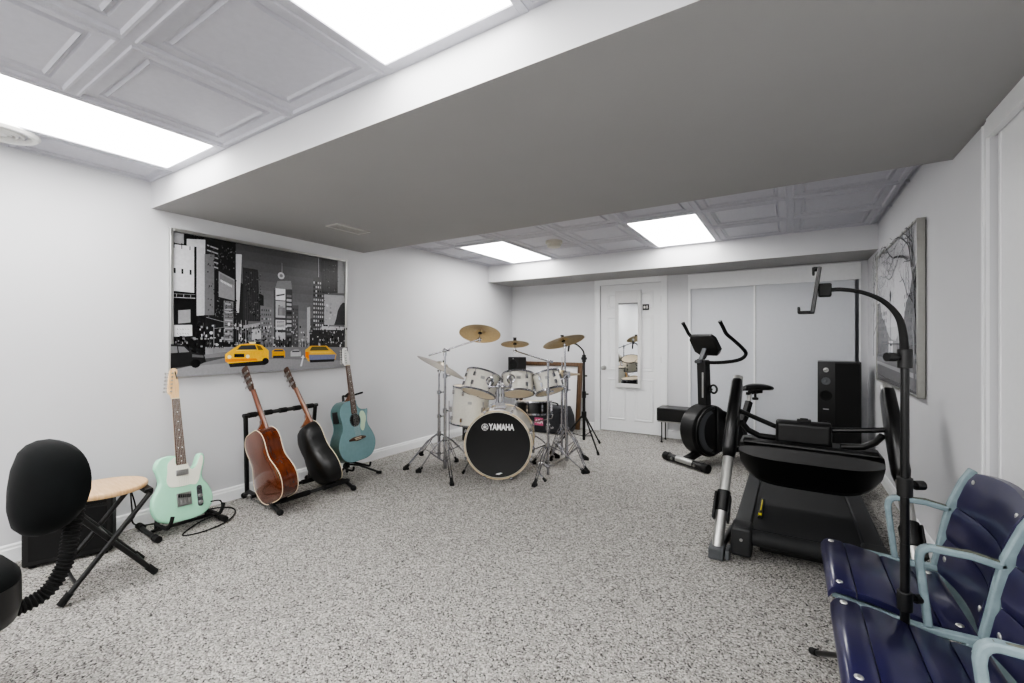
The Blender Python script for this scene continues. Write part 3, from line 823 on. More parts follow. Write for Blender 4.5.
def acoustic(name, label, B, H, nrm, body, top, back_panel, neck, head_shape, head_mat, cut=False, bowl=False, rim=None):
    t = thing(name, label, 'guitar', matrix=pose(B, H, nrm))
    r = [(.0,0),(.09,.005),(.155,.035),(.192,.095),(.196,.155),(.172,.215),(.142,.265),(.134,.305),(.139,.355),(.146,.405),(.132,.455),(.085,.493),(.034,.500)]
    rr = list(r)
    if cut: rr = [(.0,0),(.09,.005),(.155,.035),(.192,.095),(.196,.155),(.172,.215),(.142,.265),(.132,.305),(.138,.350),(.150,.395),(.148,.412),(.125,.408),(.085,.415),(.055,.435),(.038,.47),(.031,.500)]
    if bowl: rr = r = [(x*.83, z) for x, z in r]
    half = rr+[(-x, z) for x, z in reversed(r[1:])]
    ol = catmull(half, 6, True)
    D = .108
    if bowl:
        Rg = []
        for s, y in ((1, .0), (1.0, .018), (.985, .05), (.94, .085), (.85, .112), (.70, .13), (.45, .142), (.1, .147)):
            Rg.append([(p.x*s, y, .235+(p.y-.235)*s) for p in ol])
        obj('bowl_back', MB().rings(Rg, cap0=False), body, t, angle=70)
        D = .147
    else:
        Rg = [[(p.x, y, p.y) for p in ol] for y in (.0, .03, .06, D)]
        obj('side', MB().rings(Rg, cap0=False, cap1=False), rim or body, t, angle=60)
        bk = MB(); Rg = []
        for s, y in ((1, D), (.9, D+.004), (.6, D+.009), (.1, D+.011)):
            Rg.append([(p.x*s, y, .24+(p.y-.24)*s) for p in ol])
        obj('back_panel', bk.rings(Rg, cap0=False), back_panel, t, angle=60)
        obj('binding', MB().tube([(p.x, D, p.y) for p in ol], .0026, 6, True), CREAM if rim is None or body is MAHO else body, t, label='back edge binding')
    tp = MB(); tp.rings([[(p.x, 0, p.y) for p in ol], [(p.x, -.002, p.y) for p in inset(ol, .003)]], cap0=False)
    obj('soundboard', tp, top, t, angle=30)
    obj('binding', MB().tube([(p.x, -.0005, p.y) for p in ol], .0026, 6, True), CREAM if not (top is TEAL) else TEAL, t, label='front edge binding')
    so = MB().lathe([(.051, .0022), (.051, .0024), (0, .0024)], 32, (0, 0, .338), (0, -1, 0)); obj('soundhole', so, DARK, t)
    obj('rosette', MB().torus((0, -.002, .338), (0, -1, 0), .055, .003, 32, 6, .3), BLKP, t)
    bz = .185
    bs = catmull([(-.085,bz-.012),(-.05,bz-.016),(0,bz-.024),(.05,bz-.016),(.085,bz-.012),(.088,bz),(.05,bz+.012),(0,bz+.014),(-.05,bz+.012),(-.088,bz)], 4, True)
    bo = obj('bridge', MB().prism([(p.x, p.y) for p in bs], -.011, -.001, AX), ROSE, t, bevel=.002)
    obj('saddle', MB().bx(-.037, .037, -.014, -.010, bz+.001, bz+.005), CREAM, bo)
    pins = MB()
    for k in range(6): pins.ball((-.027+.0108*k, -.012, bz-.010), .0035, 8, 6)
    obj('bridge_pins', pins, CREAM, bo)
    neck_set(t, .48, .802, .056, .044, -.005, ROSE, neck, .392, bridge=.19, nfrets=20)
    hl = MB(); hl.rings([[(x*sx, y, z) for x, y in ((-.02, .0), (.02, .0), (.017, .05*k+.012), (-.017, .05*k+.012))] for z, k, sx in ((.492, 1.6, 1.1), (.515, .9, 1), (.545, .3, 1), (.575, .12, 1))])
    obj('heel', hl, neck, t)
    hp = catmull(head_shape, 4)
    ho = obj('headstock', MB().prism([(p.x, p.y) for p in hp], .000, .015, AX), head_mat, t, bevel=.002)
    return t, ho
def pegs(t, inline):
    for k in range(6):
        tp = MB()
        if inline:
            z = .824+.0205*k; x = -.018+.002*k; s = -1
        else:
            s = -1 if k < 3 else 1; z = .845+.045*(k % 3); x = s*.018
        tp.cyl((x, .012, z), (x, -.010, z), .005, n=10)
        tp.box((x, .019, z), (.014, .010, .018)); tp.cyl((x+s*.004, .019, z), (x+s*.026, .019, z), .003, n=8); tp.ball((x+s*.032, .019, z), (.008, .004, .009), 10, 6)
        obj('tuning_peg', tp, STEEL, t)
slot = [(-.022,.802),(-.027,.815),(-.033,.83),(-.036,.90),(-.038,.975),(-.02,.983),(0,.987),(.02,.983),(.038,.975),(.036,.90),(.033,.83),(.027,.815),(.022,.802)]
t, ho = acoustic('acoustic_guitar', 'brown mahogany acoustic guitar with cream binding, back outwards in rack', (-2.962, 1.808, .095), (-3.378, 1.725, .988), (.08, 1, 0), MAHO, SPRU, MAHO, wood_mat('brown_neck', (.33,.16,.08), (.45,.24,.13), .25, (40, 40, 3)), slot, ROSE, rim=MAHOS)
t['group'] = 'guitars on the stands'
pegs(t, False); strings(t, .17, .802, .054, .036, -.015, -.010)
t, ho = acoustic('acoustic_guitar', 'black round backed acoustic guitar standing in rack, back outwards', (-2.995, 2.225, .09), (-3.435, 2.063, .985), (.25, 1, 0), BOWL, SPRU, BOWL, wood_mat('tan_neck', (.38,.22,.13), (.52,.32,.19), .3, (40, 40, 3)), slot, ROSE, bowl=True)
t['group'] = 'guitars on the stands'
pegs(t, False); strings(t, .17, .802, .054, .036, -.015, -.010)
fin = [(x, .802+(z-.802)*.76) for x, z in ((-.022,.802),(-.028,.82),(-.038,.835),(-.037,.86),(-.03,.92),(-.025,.97),(-.018,.995),(-.002,1.002),(.016,.995),(.014,.97),(.024,.95),(.034,.915),(.026,.87),(.032,.84),(.026,.815),(.022,.802))]
t, ho = acoustic('acoustic_guitar', 'teal cutaway acoustic guitar facing the room on a tripod stand', (-3.06, 2.492, .180), (-3.215, 2.457, 1.165), (1, .10, 0), TEAL, TEAL, TEALD, wood_mat('walnut_neck', (.30,.18,.11), (.40,.25,.16), .3, (40, 40, 3)), fin, WHITE, cut=True, rim=TEALD)
pegs(t, True); strings(t, .17, .802, .054, .036, -.015, -.010)
PALE = mat('pale_green_pickguard', (.74,.83,.73), .3, var=.02)
gp = catmull([(.054,.372),(.072,.40),(.100,.398),(.118,.37),(.120,.33),(.105,.29),(.092,.255),(.075,.235),(.055,.245),(.048,.275),(.056,.30),(.062,.335)], 5, True)
obj('pickguard', MB().prism([(p.x, p.y) for p in gp], -.0042, -.001, AX), PALE, t, smooth=False)
obj('preamp', MB().bx(-.152, -.137, .03, .085, .335, .43), BLKP, t, bevel=.003, label='black control box in the upper side')

# ---------------------------------------------------------- guitar stands
def rel(t, pts): 
    o = Vector(t.location); return [Vector(p)-o for p in pts]
t = thing('guitar_stand', 'low black A-frame stand holding the mint electric guitar', 'stand', (-3.2, 1.29, 0))
o = Vector((3.2, -1.29, 0))
def W(p): return Vector(p)+o
for y0, y1 in ((1.125, 1.105), (1.475, 1.465)):
    f = MB().tube([W((-3.46, y0, .018)), W((-3.13, y1, .018))], .0125, 10)
    fo = obj('foot_bar', f, BLK, t)
    for a in ((-3.46, -3.40), (-3.17, -3.11)):
        yy = y0 if a[0] < -3.3 else y1
        obj('foam_sleeve', MB().tube([W((a[0], yy, .02)), W((a[1], yy, .02))], .019, 12), FOAM, fo)
cr = MB()
cr.tube([W((-3.28, 1.115, .02)), W((-3.28, 1.47, .02))], .010, 10)
for y in (1.15, 1.43):
    cr.tube([W((-3.28, y, .02)), W((-3.20, y+.0, .055)), W((-3.15, y, .058))], .009, 8)
    cr.tube([W((-3.28, y, .02)), W((-3.335, 1.29+(y-1.29)*.8, .25)), W((-3.34, 1.29+(y-1.29)*.75, .30))], .009, 8)
cr.tube([W((-3.34, 1.185, .28)), W((-3.34, 1.395, .28))], .008, 8)
obj('cradle_frame', cr, BLK, t)
for y in (1.15, 1.43):
    obj('cradle_arm', MB().tube([W(p) for p in catmull([(-3.28, y, .058), (-3.17, y, .062), (-3.115, y, .068), (-3.098, y+.01, .10), (-3.10, y+.02, .135)], 5)], .0105, 10), RUB, t)
tag(obj('instrument_cable', MB().tube([Vector(p) for p in catmull([(-3.175, 1.405, .14), (-3.16, 1.46, .13), (-3.18, 1.46, .05), (-3.22, 1.36, .012), (-3.10, 1.22, .008), (-3.05, 1.32, .008), (-3.10, 1.47, .008), (-3.22, 1.58, .008), (-3.34, 1.60, .008), (-3.42, 1.52, .008), (-3.40, 1.38, .008), (-3.44, 1.2, .01), (-3.42, 1.09, .05), (-3.36, 1.06, .16), (-3.38, 1.06, .27), (-3.44, 1.10, .10), (-3.46, 1.0, .008), (-3.44, .90, .008)], 10)], .0042, 8), RUB), 'thin black instrument cable looped around the mint electric guitar', 'cable')

t = thing('guitar_rack', 'black tubular multi-guitar rack holding the two back-turned acoustic guitars', 'stand', (-3.2, 2.01, 0))
o = Vector((3.2, -2.01, 0))
RB = mat('black_tube', (.09,.09,.095), .35, var=.08)
for y in (1.715, 2.31):
    fo = obj('side_foot', MB().tube([W(p) for p in ((-3.465, y+(.05 if y < 2 else -.03), .022), (-3.40, y+(.048 if y < 2 else -.03), .062), (-3.02, y, .062), (-2.92, y, .022))], .0145, 12), RB, t)
    for x in (-3.47, -2.915): obj('foot_cap', MB().ball(W((x, y+(0 if x > -3.2 else .05 if y < 2 else -.03), .021)), (.026, .021, .021), 14, 8), RUB, fo)
    yu = 1.765 if y < 2 else 2.275
    obj('upright', MB().tube([W((-3.43, yu, .055)), W((-3.268, 1.672, .64) if y < 2 else (-3.335, 2.262, .64))], .0155, 12), RB, t)
obj('top_bar', MB().tube([W((-3.266, 1.655, .648)), W((-3.337, 2.28, .648))], .015, 12), RB, t)
for k in range(5):
    tb = MB(); yk = 1.72+.122*k; tb.tube([W((-3.266-.1136*(yk-1.655-.028), yk-.028, .648)), W((-3.266-.1136*(yk-1.655+.028), yk+.028, .648))], .0195, 12)
    obj('foam_padding', tb, FOAM, t)
for x, z in ((-2.99, .068), (-3.25, .068)):
    obj('bottom_bar', MB().tube([W((x, 1.70, z)), W((x, 2.325, z))], .0125, 12), RB, t)
for x in (-2.99, -3.25):
    for k in range(2): obj('foam_padding', MB().tube([W((x, 1.76+.33*k, .068)), W((x, 1.98+.33*k, .068))], .018, 12), FOAM, t)

t = thing('guitar_stand', 'black tripod neck-cradle stand holding the teal acoustic guitar', 'stand', (-3.35, 2.56, 0))
o = Vector((3.35, -2.56, 0))
W0 = W
W = lambda p: W0(Vector(p)+Vector((.10, -.06, 0)))
obj('pole', MB().tube([W((-3.33, 2.555, .10)), W((-3.40, 2.565, .70))], .011, 12), BLK, t)
obj('collar', MB().tube([W((-3.327, 2.555, .09)), W((-3.338, 2.556, .17))], .02, 12), BLKP, t)
for p in ((-3.19, 2.79, .012), (-3.23, 2.36, .012), (-3.47, 2.66, .012)):
    l = obj('leg', MB().tube([W((-3.328, 2.555, .12)), W((-3.328+(p[0]+3.328)*.35, 2.555+(p[1]-2.555)*.35, .10)), W(p)], .009, 10), BLK, t)
    q = Vector(p); d = Vector((p[0]+3.33, p[1]-2.555, 0)).normalized()
    obj('rubber_foot', MB().tube([W(q-d*.03+Vector((0, 0, .006))), W(q+d*.012)], .013, 10), RUB, l)
cr = MB()
for s in (-1, 1):
    cr.tube([W(p) for p in catmull([(-3.335, 2.555, .14), (-3.29, 2.55+s*.06, .125), (-3.20, 2.54+s*.085, .118), (-3.125, 2.535+s*.085, .122), (-3.112, 2.535+s*.085, .155)], 5)], .0085, 10)
obj('lower_cradle', cr, RUB, t)
cr = MB()
cr.tube([W((-3.40, 2.565, .70)), W((-3.345, 2.56, .70))], .008, 8)
cr.tube([W(p) for p in catmull([(-3.25, 2.50, .735), (-3.30, 2.515, .71), (-3.345, 2.56, .70), (-3.31, 2.605, .71), (-3.23, 2.635, .735)], 5)], .0085, 10)
obj('neck_cradle', cr, RUB, t)
W = W0
# ------------------------------------------------------------------- drums
PEARL = mat('pearl_white_wrap', (.87,.86,.82), .22, var=.05, scale=60, coat=.6)
HEADB = mat('black_drumhead', (.028,.029,.031), .6, var=.05)
HEADW = mat('coated_drumhead', (.90,.84,.74), .45, var=.04)
HOOPW = wood_mat('maple_hoop', (.80,.72,.58), (.88,.82,.70), .3, (10, 10, 10))
BRASS = mat('cymbal_bronze', (.66,.60,.48), .34, .8, var=.08, scale=50)
BRASD = mat('cymbal_bronze_dull', (.42,.395,.35), .36, .8, var=.1, scale=50)
UPV = Vector((0, 0, 1))
VIEW = Vector((-.553, .833, 0)); RGT = Vector((.833, .553, 0))    # across and along the kit

def drum_parts(t, R, D, F, head_front, head_back, hoop_mat, nlug, hoopw=.016, shell=PEARL, badge=True, badge_a=None):
    """a drum around local axis: F maps (x,y,z) with z from front/bottom head (0) to the other head (D)"""
    M = F
    obj('shell', MB(M).lathe([(R-.006,0),(R,.004),(R,D-.004),(R-.006,D)], 48, caps=False), shell, t)
    obj('drumhead', MB(M).lathe([(0,.001),(R*.5,.0008),(R-.004,-.002),(R+.002,-.002),(R+.002,.006)], 48), head_front, t)
    obj('drumhead', MB(M).lathe([(R+.002,D-.006),(R+.002,D+.002),(R-.004,D+.002),(R*.5,D-.0008),(0,D-.001)], 48), head_back, t)
    for z0 in (-.006, D-hoopw+.006):
        h = MB(M).lathe([(R+.003,z0),(R+.014,z0),(R+.014,z0+.003),(R+.009,z0+.005),(R+.009,z0+hoopw-.005),(R+.014,z0+hoopw-.003),(R+.014,z0+hoopw),(R+.003,z0+hoopw),(R+.003,z0)], 48)
        obj('hoop', h, hoop_mat, t)
    for k in range(nlug):
        a = 2*PI*(k+.5)/nlug; c, s = math.cos(a), math.sin(a)
        for zc, ze in ((.055 if D > .16 else D/2-.012, -.002), (D-.055 if D > .16 else D/2+.012, D+.002)):
            l = MB(M); Rm = Matrix.Rotation(a, 3, 'Z')
            l.box(Rm@Vector((R+.008, 0, zc)), (.018, .018, .036), Rm)
            l.tube([Rm@Vector((R+.012, 0, zc)), Rm@Vector((R+.012, 0, ze))], .0032, 6)
            l.ball(Rm@Vector((R+.012, 0, ze)), .006, 8, 6)
            obj('lug', l, CHROME, t, bevel=.0)
    if badge:
        a = badge_a if badge_a is not None else 0
        Rm = Matrix.Rotation(a, 3, 'Z')
        obj('badge', MB(M).box(Rm@Vector((R+.001, 0, D*.62)), (.003, .038, .026), Rm), STEEL, t)

def axis_frame(o, ax, ref):
    z = Vector(ax).normalized(); x = (Vector(ref)-z*Vector(ref).dot(z)).normalized(); y = z.cross(x)
    M = Matrix((x, y, z)).transposed().to_4x4(); M.translation = Vector(o); return M

# bass drum (front head faces the room)
bax = Vector((-.445, .896, 0)).normalized()
BF = Vector((-2.107, 3.145, .2935))
t = thing('bass_drum', 'white bass drum with black front head standing on the carpet', 'drum', (BF.x, BF.y, 0))
o3 = Vector((BF.x, BF.y, 0))
M = axis_frame(BF-o3, bax, UPV)
R, D = .282, .44
obj('shell', MB(M).lathe([(R-.006,.0),(R,.004),(R,D-.004),(R-.006,D)], 64, caps=False), PEARL, t)
obj('drumhead', MB(M).lathe([(0,.006),(R-.002,.006),(R+.002,.004),(R+.002,.010)], 64), HEADB, t, label='black front head')
obj('drumhead', MB(M).lathe([(R+.002,D-.010),(R+.002,D-.004),(R-.002,D-.006),(0,D-.006)], 64), HEADW, t)
for z0 in (-.006, D-.032):
    obj('hoop', MB(M).lathe([(R+.003,z0),(R+.0095,z0),(R+.0115,z0+.004),(R+.0115,z0+.034),(R+.0095,z0+.038),(R+.003,z0+.038),(R+.003,z0)], 64), HOOPW, t)
for k in range(8):
    a = 2*PI*(k+.5)/8; Rm = Matrix.Rotation(a, 3, 'Z')
    for zc, ze in ((.10, -.004), (D-.10, D+.004)):
        l = MB(M); l.box(Rm@Vector((R+.009, 0, zc)), (.022, .022, .05), Rm)
        l.tube([Rm@Vector((R+.017, 0, zc)), Rm@Vector((R+.017, 0, ze))], .0035, 6)
        s = 1 if ze > 0.1 else -1
        l.box(Rm@Vector((R+.017, 0, ze)), (.022, .022, .007), Rm); l.box(Rm@Vector((R+.022, 0, ze+s*.008)), (.006, .03, .012), Rm)
        obj('lug', l, CHROME, t)
# spur legs
for s, foot in ((-1, (-2.46, 3.12, .012)), (1, (-1.735, 3.30, .012))):
    a0 = BF+bax*.10+RGT*s*R*.86+Vector((0, 0, -.13)); f = Vector(foot)
    l = obj('spur_leg', MB().tube([a0-o3, f-o3], .006, 8), CHROME, t)
    obj('rubber_foot', MB().tube([f+(a0-f).normalized()*.03-o3, f-(a0-f).normalized()*.006-o3], [.010,.013], 10), RUB, l)
    obj('spur_bracket', MB().ball(a0-o3, (.026,.026,.026), 12, 8), CHROME, l)
# tom mount with two holders
mt = MB(); tp = BF+bax*.17+Vector((0, 0, R))
mt.box(tp-o3+Vector((0,0,.008)), (.10, .10, .022), axis_frame((0,0,0), UPV, bax).to_3x3())
mt.box(tp-o3+Vector((0,0,.035)), (.09, .055, .05), axis_frame((0,0,0), UPV, RGT).to_3x3())
TOMS = []
for s in (-1, 1):
    p = tp-o3+RGT*s*.024
    mt.tube([p+Vector((0,0,.03)), p+Vector((0,0,.185))], .0125, 12)
    mt.tube([p+Vector((0,0,.11)), p+Vector((0,0,.135))], .018, 12)
    mt.ball(p+Vector((0,0,.20)), .024, 14, 10)
    mt.tube([p+Vector((0,0,.20)), p+RGT*s*.075+bax*.0+Vector((0,0,.195))], .010, 10)
obj('tom_mount', mt, CHROME, t)
# lettering on the head
Fm = axis_frame(BF-o3+Vector((0,0,.148))-bax*(-.0045)+Vector((0,0,0)), -bax, UPV)   # z out of the head, x up
xr = Vector((0,0,1)).cross(-bax).normalized()
Tm = Matrix((xr, UPV, -bax)).transposed().to_4x4(); Tm.translation = BF-o3+bax*.0052+UPV*.150+xr*.030
WHT = mat('white_print', (.90,.90,.90), .5, var=.02)
lg = text_mb('YAMAHA', .074, Tm, bold=.0025, squeeze=.70, depth=.0008)
L2 = MB(Tm)
ex = -.142; rO = .030
def ring2(r0, r1, n=40):
    P = []
    for k in range(n):
        a = 2*PI*k/n; P.append([(ex+r0*math.cos(a), r0*math.sin(a), .0006), (ex+r1*math.cos(a), r1*math.sin(a), .0006)])
    for k in range(n):
        a, b = P[k], P[(k+1) % n]; L2.poly([a[0], a[1], b[1], b[0]])
ring2(.0255, .029)
for k in range(3):
    a = PI/2+2*PI*k/3
    for aa in (a,):
        d = Vector((math.cos(aa), math.sin(aa))); q = Vector((-d.y, d.x))
        for w, r0, r1 in ((.0035, -.024, .024),):
            L2.poly([(ex+d.x*r0+q.x*w/2, d.y*r0+q.y*w/2, .0006), (ex+d.x*r0-q.x*w/2, d.y*r0-q.y*w/2, .0006), (ex+d.x*r1-q.x*w, d.y*r1-q.y*w, .0006), (ex+d.x*r1+q.x*w, d.y*r1+q.y*w, .0006)])
lg.v += L2.v; off = len(lg.v)-len(L2.v)
lg.f += [[i+off for i in f] for f in L2.f]; lg.m += L2.m; lg.c += L2.c
obj('logo', lg, WHT, t, smooth=False, label='white maker lettering on the front head')
T2 = Tm.copy(); T2.translation = BF-o3+bax*.0052-UPV*.245+xr*.01
sm = MB(T2); sm.poly([(-.03,-.006,.0006),(.0,-.008,.0006),(.03,.006,.0006),(.012,.010,.0006),(-.012,.004,.0006)])
obj('small_mark', sm, WHT, t, smooth=False)

TOMG = 'white toms of the drum kit'
def tom(label, C, D, R, tilt, side, name='tom_drum', nl=6, badge=-PI*.5, mount=None):
    ax = (UPV*math.cos(math.radians(tilt))+VIEW*math.sin(math.radians(tilt))+RGT*math.sin(math.radians(side))).normalized()
    C = Vector(C); o = C-ax*D/2
    t = thing(name, label, 'drum', o, 0, TOMG)
    M = axis_frame((0,0,0), ax, VIEW)
    drum_parts(t, R, D, M, HEADW, HEADW, CHROME, nl, badge_a=PI)
    if mount is not None:
        # ring bracket on the side toward the holder
        d = (Vector(mount)-C); d -= ax*d.dot(ax); d.normalize()
        p = ax*D*.55+d*(R+.012)
        b = MB(); b.torus(p, d, .036, .007, 24, 8); b.tube([p-d*.012, p+d*.03], .013, 12); b.tube([p+d*.02, Vector(mount)-o], .009, 10)
        obj('mount_bracket', b, CHROME, t)
    return t
tom1 = tom('white rack tom left of the drum holder, tilted to the right', (-2.42, 3.335, .785), .19, .150, 20, 16, mount=tp+RGT*-.10+Vector((0,0,.195)))
tom2 = tom('white rack tom right of the drum holder, beneath the small cymbal', (-2.122, 3.50, .782), .18, .138, 22, 0, mount=tp+RGT*.10+Vector((0,0,.195)))
tom3 = tom('smallest white tom at the right of the kit, tilted leftwards', (-1.895, 3.65, .795), .17, .124, 20, -14, mount=(-1.79, 3.84, .86))
# floor tom
ft = thing('floor_tom', 'white floor tom standing left of the bass drum, below the ride cymbal', 'drum', (-2.675, 3.49, 0))
fax = (UPV+RGT*.07).normalized()
Mf = axis_frame((0,0,.37), fax, VIEW)
drum_parts(ft, .178, .36, Mf, HEADW, HEADW, CHROME, 8, badge_a=PI)
for k in range(3):
    a = 2*PI*k/3+1.9; c, s = math.cos(a), math.sin(a)
    l = obj('leg', MB().tube([(.2*c, .2*s, .60), (.2*c, .2*s, .10), (.235*c, .235*s, .012)], .0055, 8), CHROME, ft)
    obj('rubber_foot', MB().tube([(.228*c, .228*s, .03), (.237*c, .237*s, .002)], .011, 10), RUB, l)
    obj('leg_bracket', MB().box((.19*c, .19*s, .52), (.03, .03, .05), Matrix.Rotation(a, 3, 'Z')), CHROME, l)
# snare on its stand
sn = thing('snare_drum', 'chrome snare drum behind the bass drum, below the right toms', 'drum', (-2.20, 3.93, .445))
drum_parts(sn, .178, .125, axis_frame((0,0,0), (UPV+VIEW*.1).normalized(), VIEW), HEADW, HEADW, CHROME, 8, shell=BLKS, badge=False)

def brace(mb, a, b, r=.0055): mb.tube([a, b], r, 8)
def tripod(t, o, base, feet, z_top=.30, z_low=.10, mat_=CHROME, pole_r=.0125, foot_r=.019):
    """double-braced tripod legs with rubber feet"""
    b = Vector((*base, 0))-o
    for f in feet:
        f = Vector((*f, .0))-o; d = (f-b); L = d.length; d.normalize(); q = Vector((-d.y, d.x, 0))
        lg = MB()
        for s in (-1, 1):
            k = q*s*.011
            lg.tube([b+d*.02+k+Vector((0,0,z_top)), b+d*(L*.35)+k+Vector((0,0,z_top*.80)), b+d*(L-.02)+k*.8+Vector((0,0,.030))], .0048, 6)
            lg.tube([b+d*.02+k+Vector((0,0,z_low)), b+d*(L*.55)+k+Vector((0,0,z_top*.62))], .004, 6)
        lo = obj('leg', lg, mat_, t)
        ft = MB().tube([b+d*(L-.045)+Vector((0,0,.05)), b+d*(L+.005)+Vector((0,0,.012))], [.012, foot_r], 10)
        ft.box(b+d*(L-.01)+Vector((0,0,.011)), (.05, .034, .022), Matrix.Rotation(math.atan2(d.y, d.x), 3, 'Z'))
        obj('rubber_foot', ft, RUB, lo, bevel=.004)
    obj('leg_collar', MB().tube([b+Vector((0,0,z_top-.02)), b+Vector((0,0,z_top+.025))], pole_r+.008, 12), mat_, t)
    obj('leg_collar', MB().tube([b+Vector((0,0,z_low-.015)), b+Vector((0,0,z_low+.015))], pole_r+.006, 12), mat_, t)

def pole(t, o, base, z0, z1, r=(.0145, .0115, .009), cuts=(.5, .78), top=None):
    b = Vector((*base, 0))-o; tp = (Vector(top)-o) if top else b+Vector((0,0,z1))
    lo = b+Vector((0,0,z0)); f = lambda u: lo.lerp(tp, u)
    us = (0, cuts[0], cuts[1], 1)
    p = MB()
    for k in range(3): p.tube([f(us[k]), f(us[k+1])], r[k], 12)
    obj('pole', p, CHROME, t)
    for u in cuts:
        c = MB(); c.tube([f(u-.02), f(u+.02)], r[0]+.006, 12); c.tube([f(u), f(u)+RGT*.03], .005, 8)
        c.box(f(u)+RGT*.036, (.012, .030, .014)); obj('height_clamp', c, CHROME, t)
    return tp

def tilter(t, o, p, ax, L=.05):
    """tilter, sleeve, felts and wing nut at world point p under the cymbal"""
    ax = Vector(ax).normalized(); p = Vector(p)-o
    m = MB(); m.tube([p-ax*L, p+ax*.03], .004, 8); m.tube([p-ax*L-Vector((0,0,.02)), p-ax*L+ax*.02], .011, 10)
    m.cyl(p-ax*L-RGT*.018, p-ax*L+RGT*.018, .010)
    obj('tilter', m, CHROME, t)
    f = MB(); f.tube([p-ax*.014, p-ax*.004], .017, 14); f.tube([p+ax*.024, p+ax*.034], .016, 14); obj('felt', f, FOAM, t)
    w = MB(); w.tube([p+ax*.034, p+ax*.05], .008, 10); w.box(p+ax*.046, (.034, .006, .014)); obj('wing_nut', w, BLKP, t)

def cymbal(name, label, P, ax, R, m=BRASS):
    ax = Vector(ax).normalized()
    t = thing(name, label, 'cymbal', P, 0, 'cymbals of the drum kit')
    k = R/.2; prof = []
    top = [(R,-.018*k),(R*.7,-.004*k),(R*.45,.004*k),(R*.27,.008*k),(R*.24,.012*k),(R*.17,.022*k),(R*.07,.027*k),(.006,.027*k)]
    bot = [(r, z-.0022) for r, z in reversed(top)]
    M = axis_frame((0,0,0), ax, VIEW)
    obj('bow', MB(M).lathe(top+bot+[top[0]], 64), m, t, angle=60)
    g = MB(M)
    return t

CS = 'cymbal stands of the drum kit'
# A straight stand, ride
A = (-2.855, 3.248); aA = (UPV*math.cos(.47)+RGT*math.sin(.47)+VIEW*.02)
t = thing('cymbal_stand', 'straight chrome stand holding the large tilted cymbal at far left', 'stand', (*A, 0), 0, CS); o = Vector(t.location)
tripod(t, o, A, [(-2.985, 2.93), (-3.235, 3.40), (-2.52, 3.40)], .29)
tp_ = pole(t, o, A, .05, .87)
PA = Vector((A[0], A[1], .945))+VIEW*.0+RGT*.03
tilter(t, o, PA, aA, .06)
cymbal('ride_cymbal', 'largest bronze cymbal at far left, tilted steeply to the right', PA, aA, .25, BRASD)
# B boom stand, crash
Bq = (-2.634, 3.077)
t = thing('cymbal_stand', 'chrome boom stand at left holding the highest cymbal', 'stand', (*Bq, 0), 0, CS); o = Vector(t.location)
tripod(t, o, Bq, [(-2.83, 2.93), (-2.335, 2.815), (-2.76, 3.40)], .29)
tpB = pole(t, o, Bq, .03, 1.075, cuts=(.5, .8))
aB = (UPV*math.cos(.44)+VIEW*math.sin(.44)+RGT*.06).normalized()
PB = Vector((-2.352, 3.225, 1.257))
e = PB-aB*.07-o; tt = tpB+Vector((0, 0, .02)); d = (e-tt).normalized()
obj('boom_arm', MB().tube([tt-d*.16, e], .0075, 10), CHROME, t)
bt = MB(); bt.ball(tt, .022, 14, 10); bt.tube([tt-Vector((0,0,.05)), tt], .014, 12); bt.box(tt+RGT*.03, (.03, .012, .02)); obj('boom_tilter', bt, CHROME, t)
tilter(t, o, PB, aB, .07)
cymbal('crash_cymbal', 'highest bronze cymbal on the left boom arm, underside showing', PB, aB, .185)
# C boom stand, splash
Cq = (-1.766, 3.411)
t = thing('cymbal_stand', 'chrome boom stand right of the bass drum holding the small cymbal', 'stand', (*Cq, 0), 0, CS); o = Vector(t.location)
tripod(t, o, Cq, [(-1.755, 3.145), (-2.09, 3.74), (-1.545, 3.70)], .27)
tpC = pole(t, o, Cq, .03, .985, cuts=(.42, .75), r=(.0125, .010, .008))
aC = (UPV*math.cos(.26)+VIEW*math.sin(.26)).normalized()
PC = Vector((-2.14, 3.475, 1.161))
e = PC-aC*.075-o; tt = tpC+Vector((0, 0, .02)); d = (e-tt).normalized()
obj('boom_arm', MB().tube([tt-d*.05, e], .0065, 10), CHROME, t)
bt = MB(); bt.ball(tt, .018, 14, 10); bt.tube([tt-Vector((0,0,.05)), tt], .012, 12); bt.box(tt+RGT*.03, (.03, .010, .018)); obj('boom_tilter', bt, CHROME, t)
tilter(t, o, PC, aC, .075)
cymbal('splash_cymbal', 'small bronze cymbal above the middle tom', PC, aC, .128)
# D straight stand, right crash
Dq = (-1.80, 3.867)
t = thing('cymbal_stand', 'tall chrome stand at right of the kit holding the right crash cymbal', 'stand', (*Dq, 0), 0, CS); o = Vector(t.location)
tripod(t, o, Dq, [(-1.750, 4.18), (-2.02, 3.93), (-1.53, 3.72)], .33)
aD = (UPV*math.cos(.22)-RGT*math.sin(.22)+VIEW*.28).normalized()
PD = Vector((-1.835, 3.86, 1.187))
tpD = pole(t, o, Dq, .04, 1.10, r=(.016, .012, .009), cuts=(.62, .74), top=PD-aD*.055-Vector((0,0,.01)))
tilter(t, o, PD, aD, .06)
cymbal('crash_cymbal', 'bronze cymbal at the right of the kit, tilted down to the left', PD, aD, .203)
m2 = MB(); q = Vector((-1.80, 3.862, .86))-o; m2.tube([q, q+Vector((-.0, -.02, .0))], .018, 12); m2.box(q, (.05, .05, .06)); m2.tube([q+Vector((0,0,-.14)), q+Vector((0,0,.03))], .019, 12)
obj('tom_clamp', m2, CHROME, t)
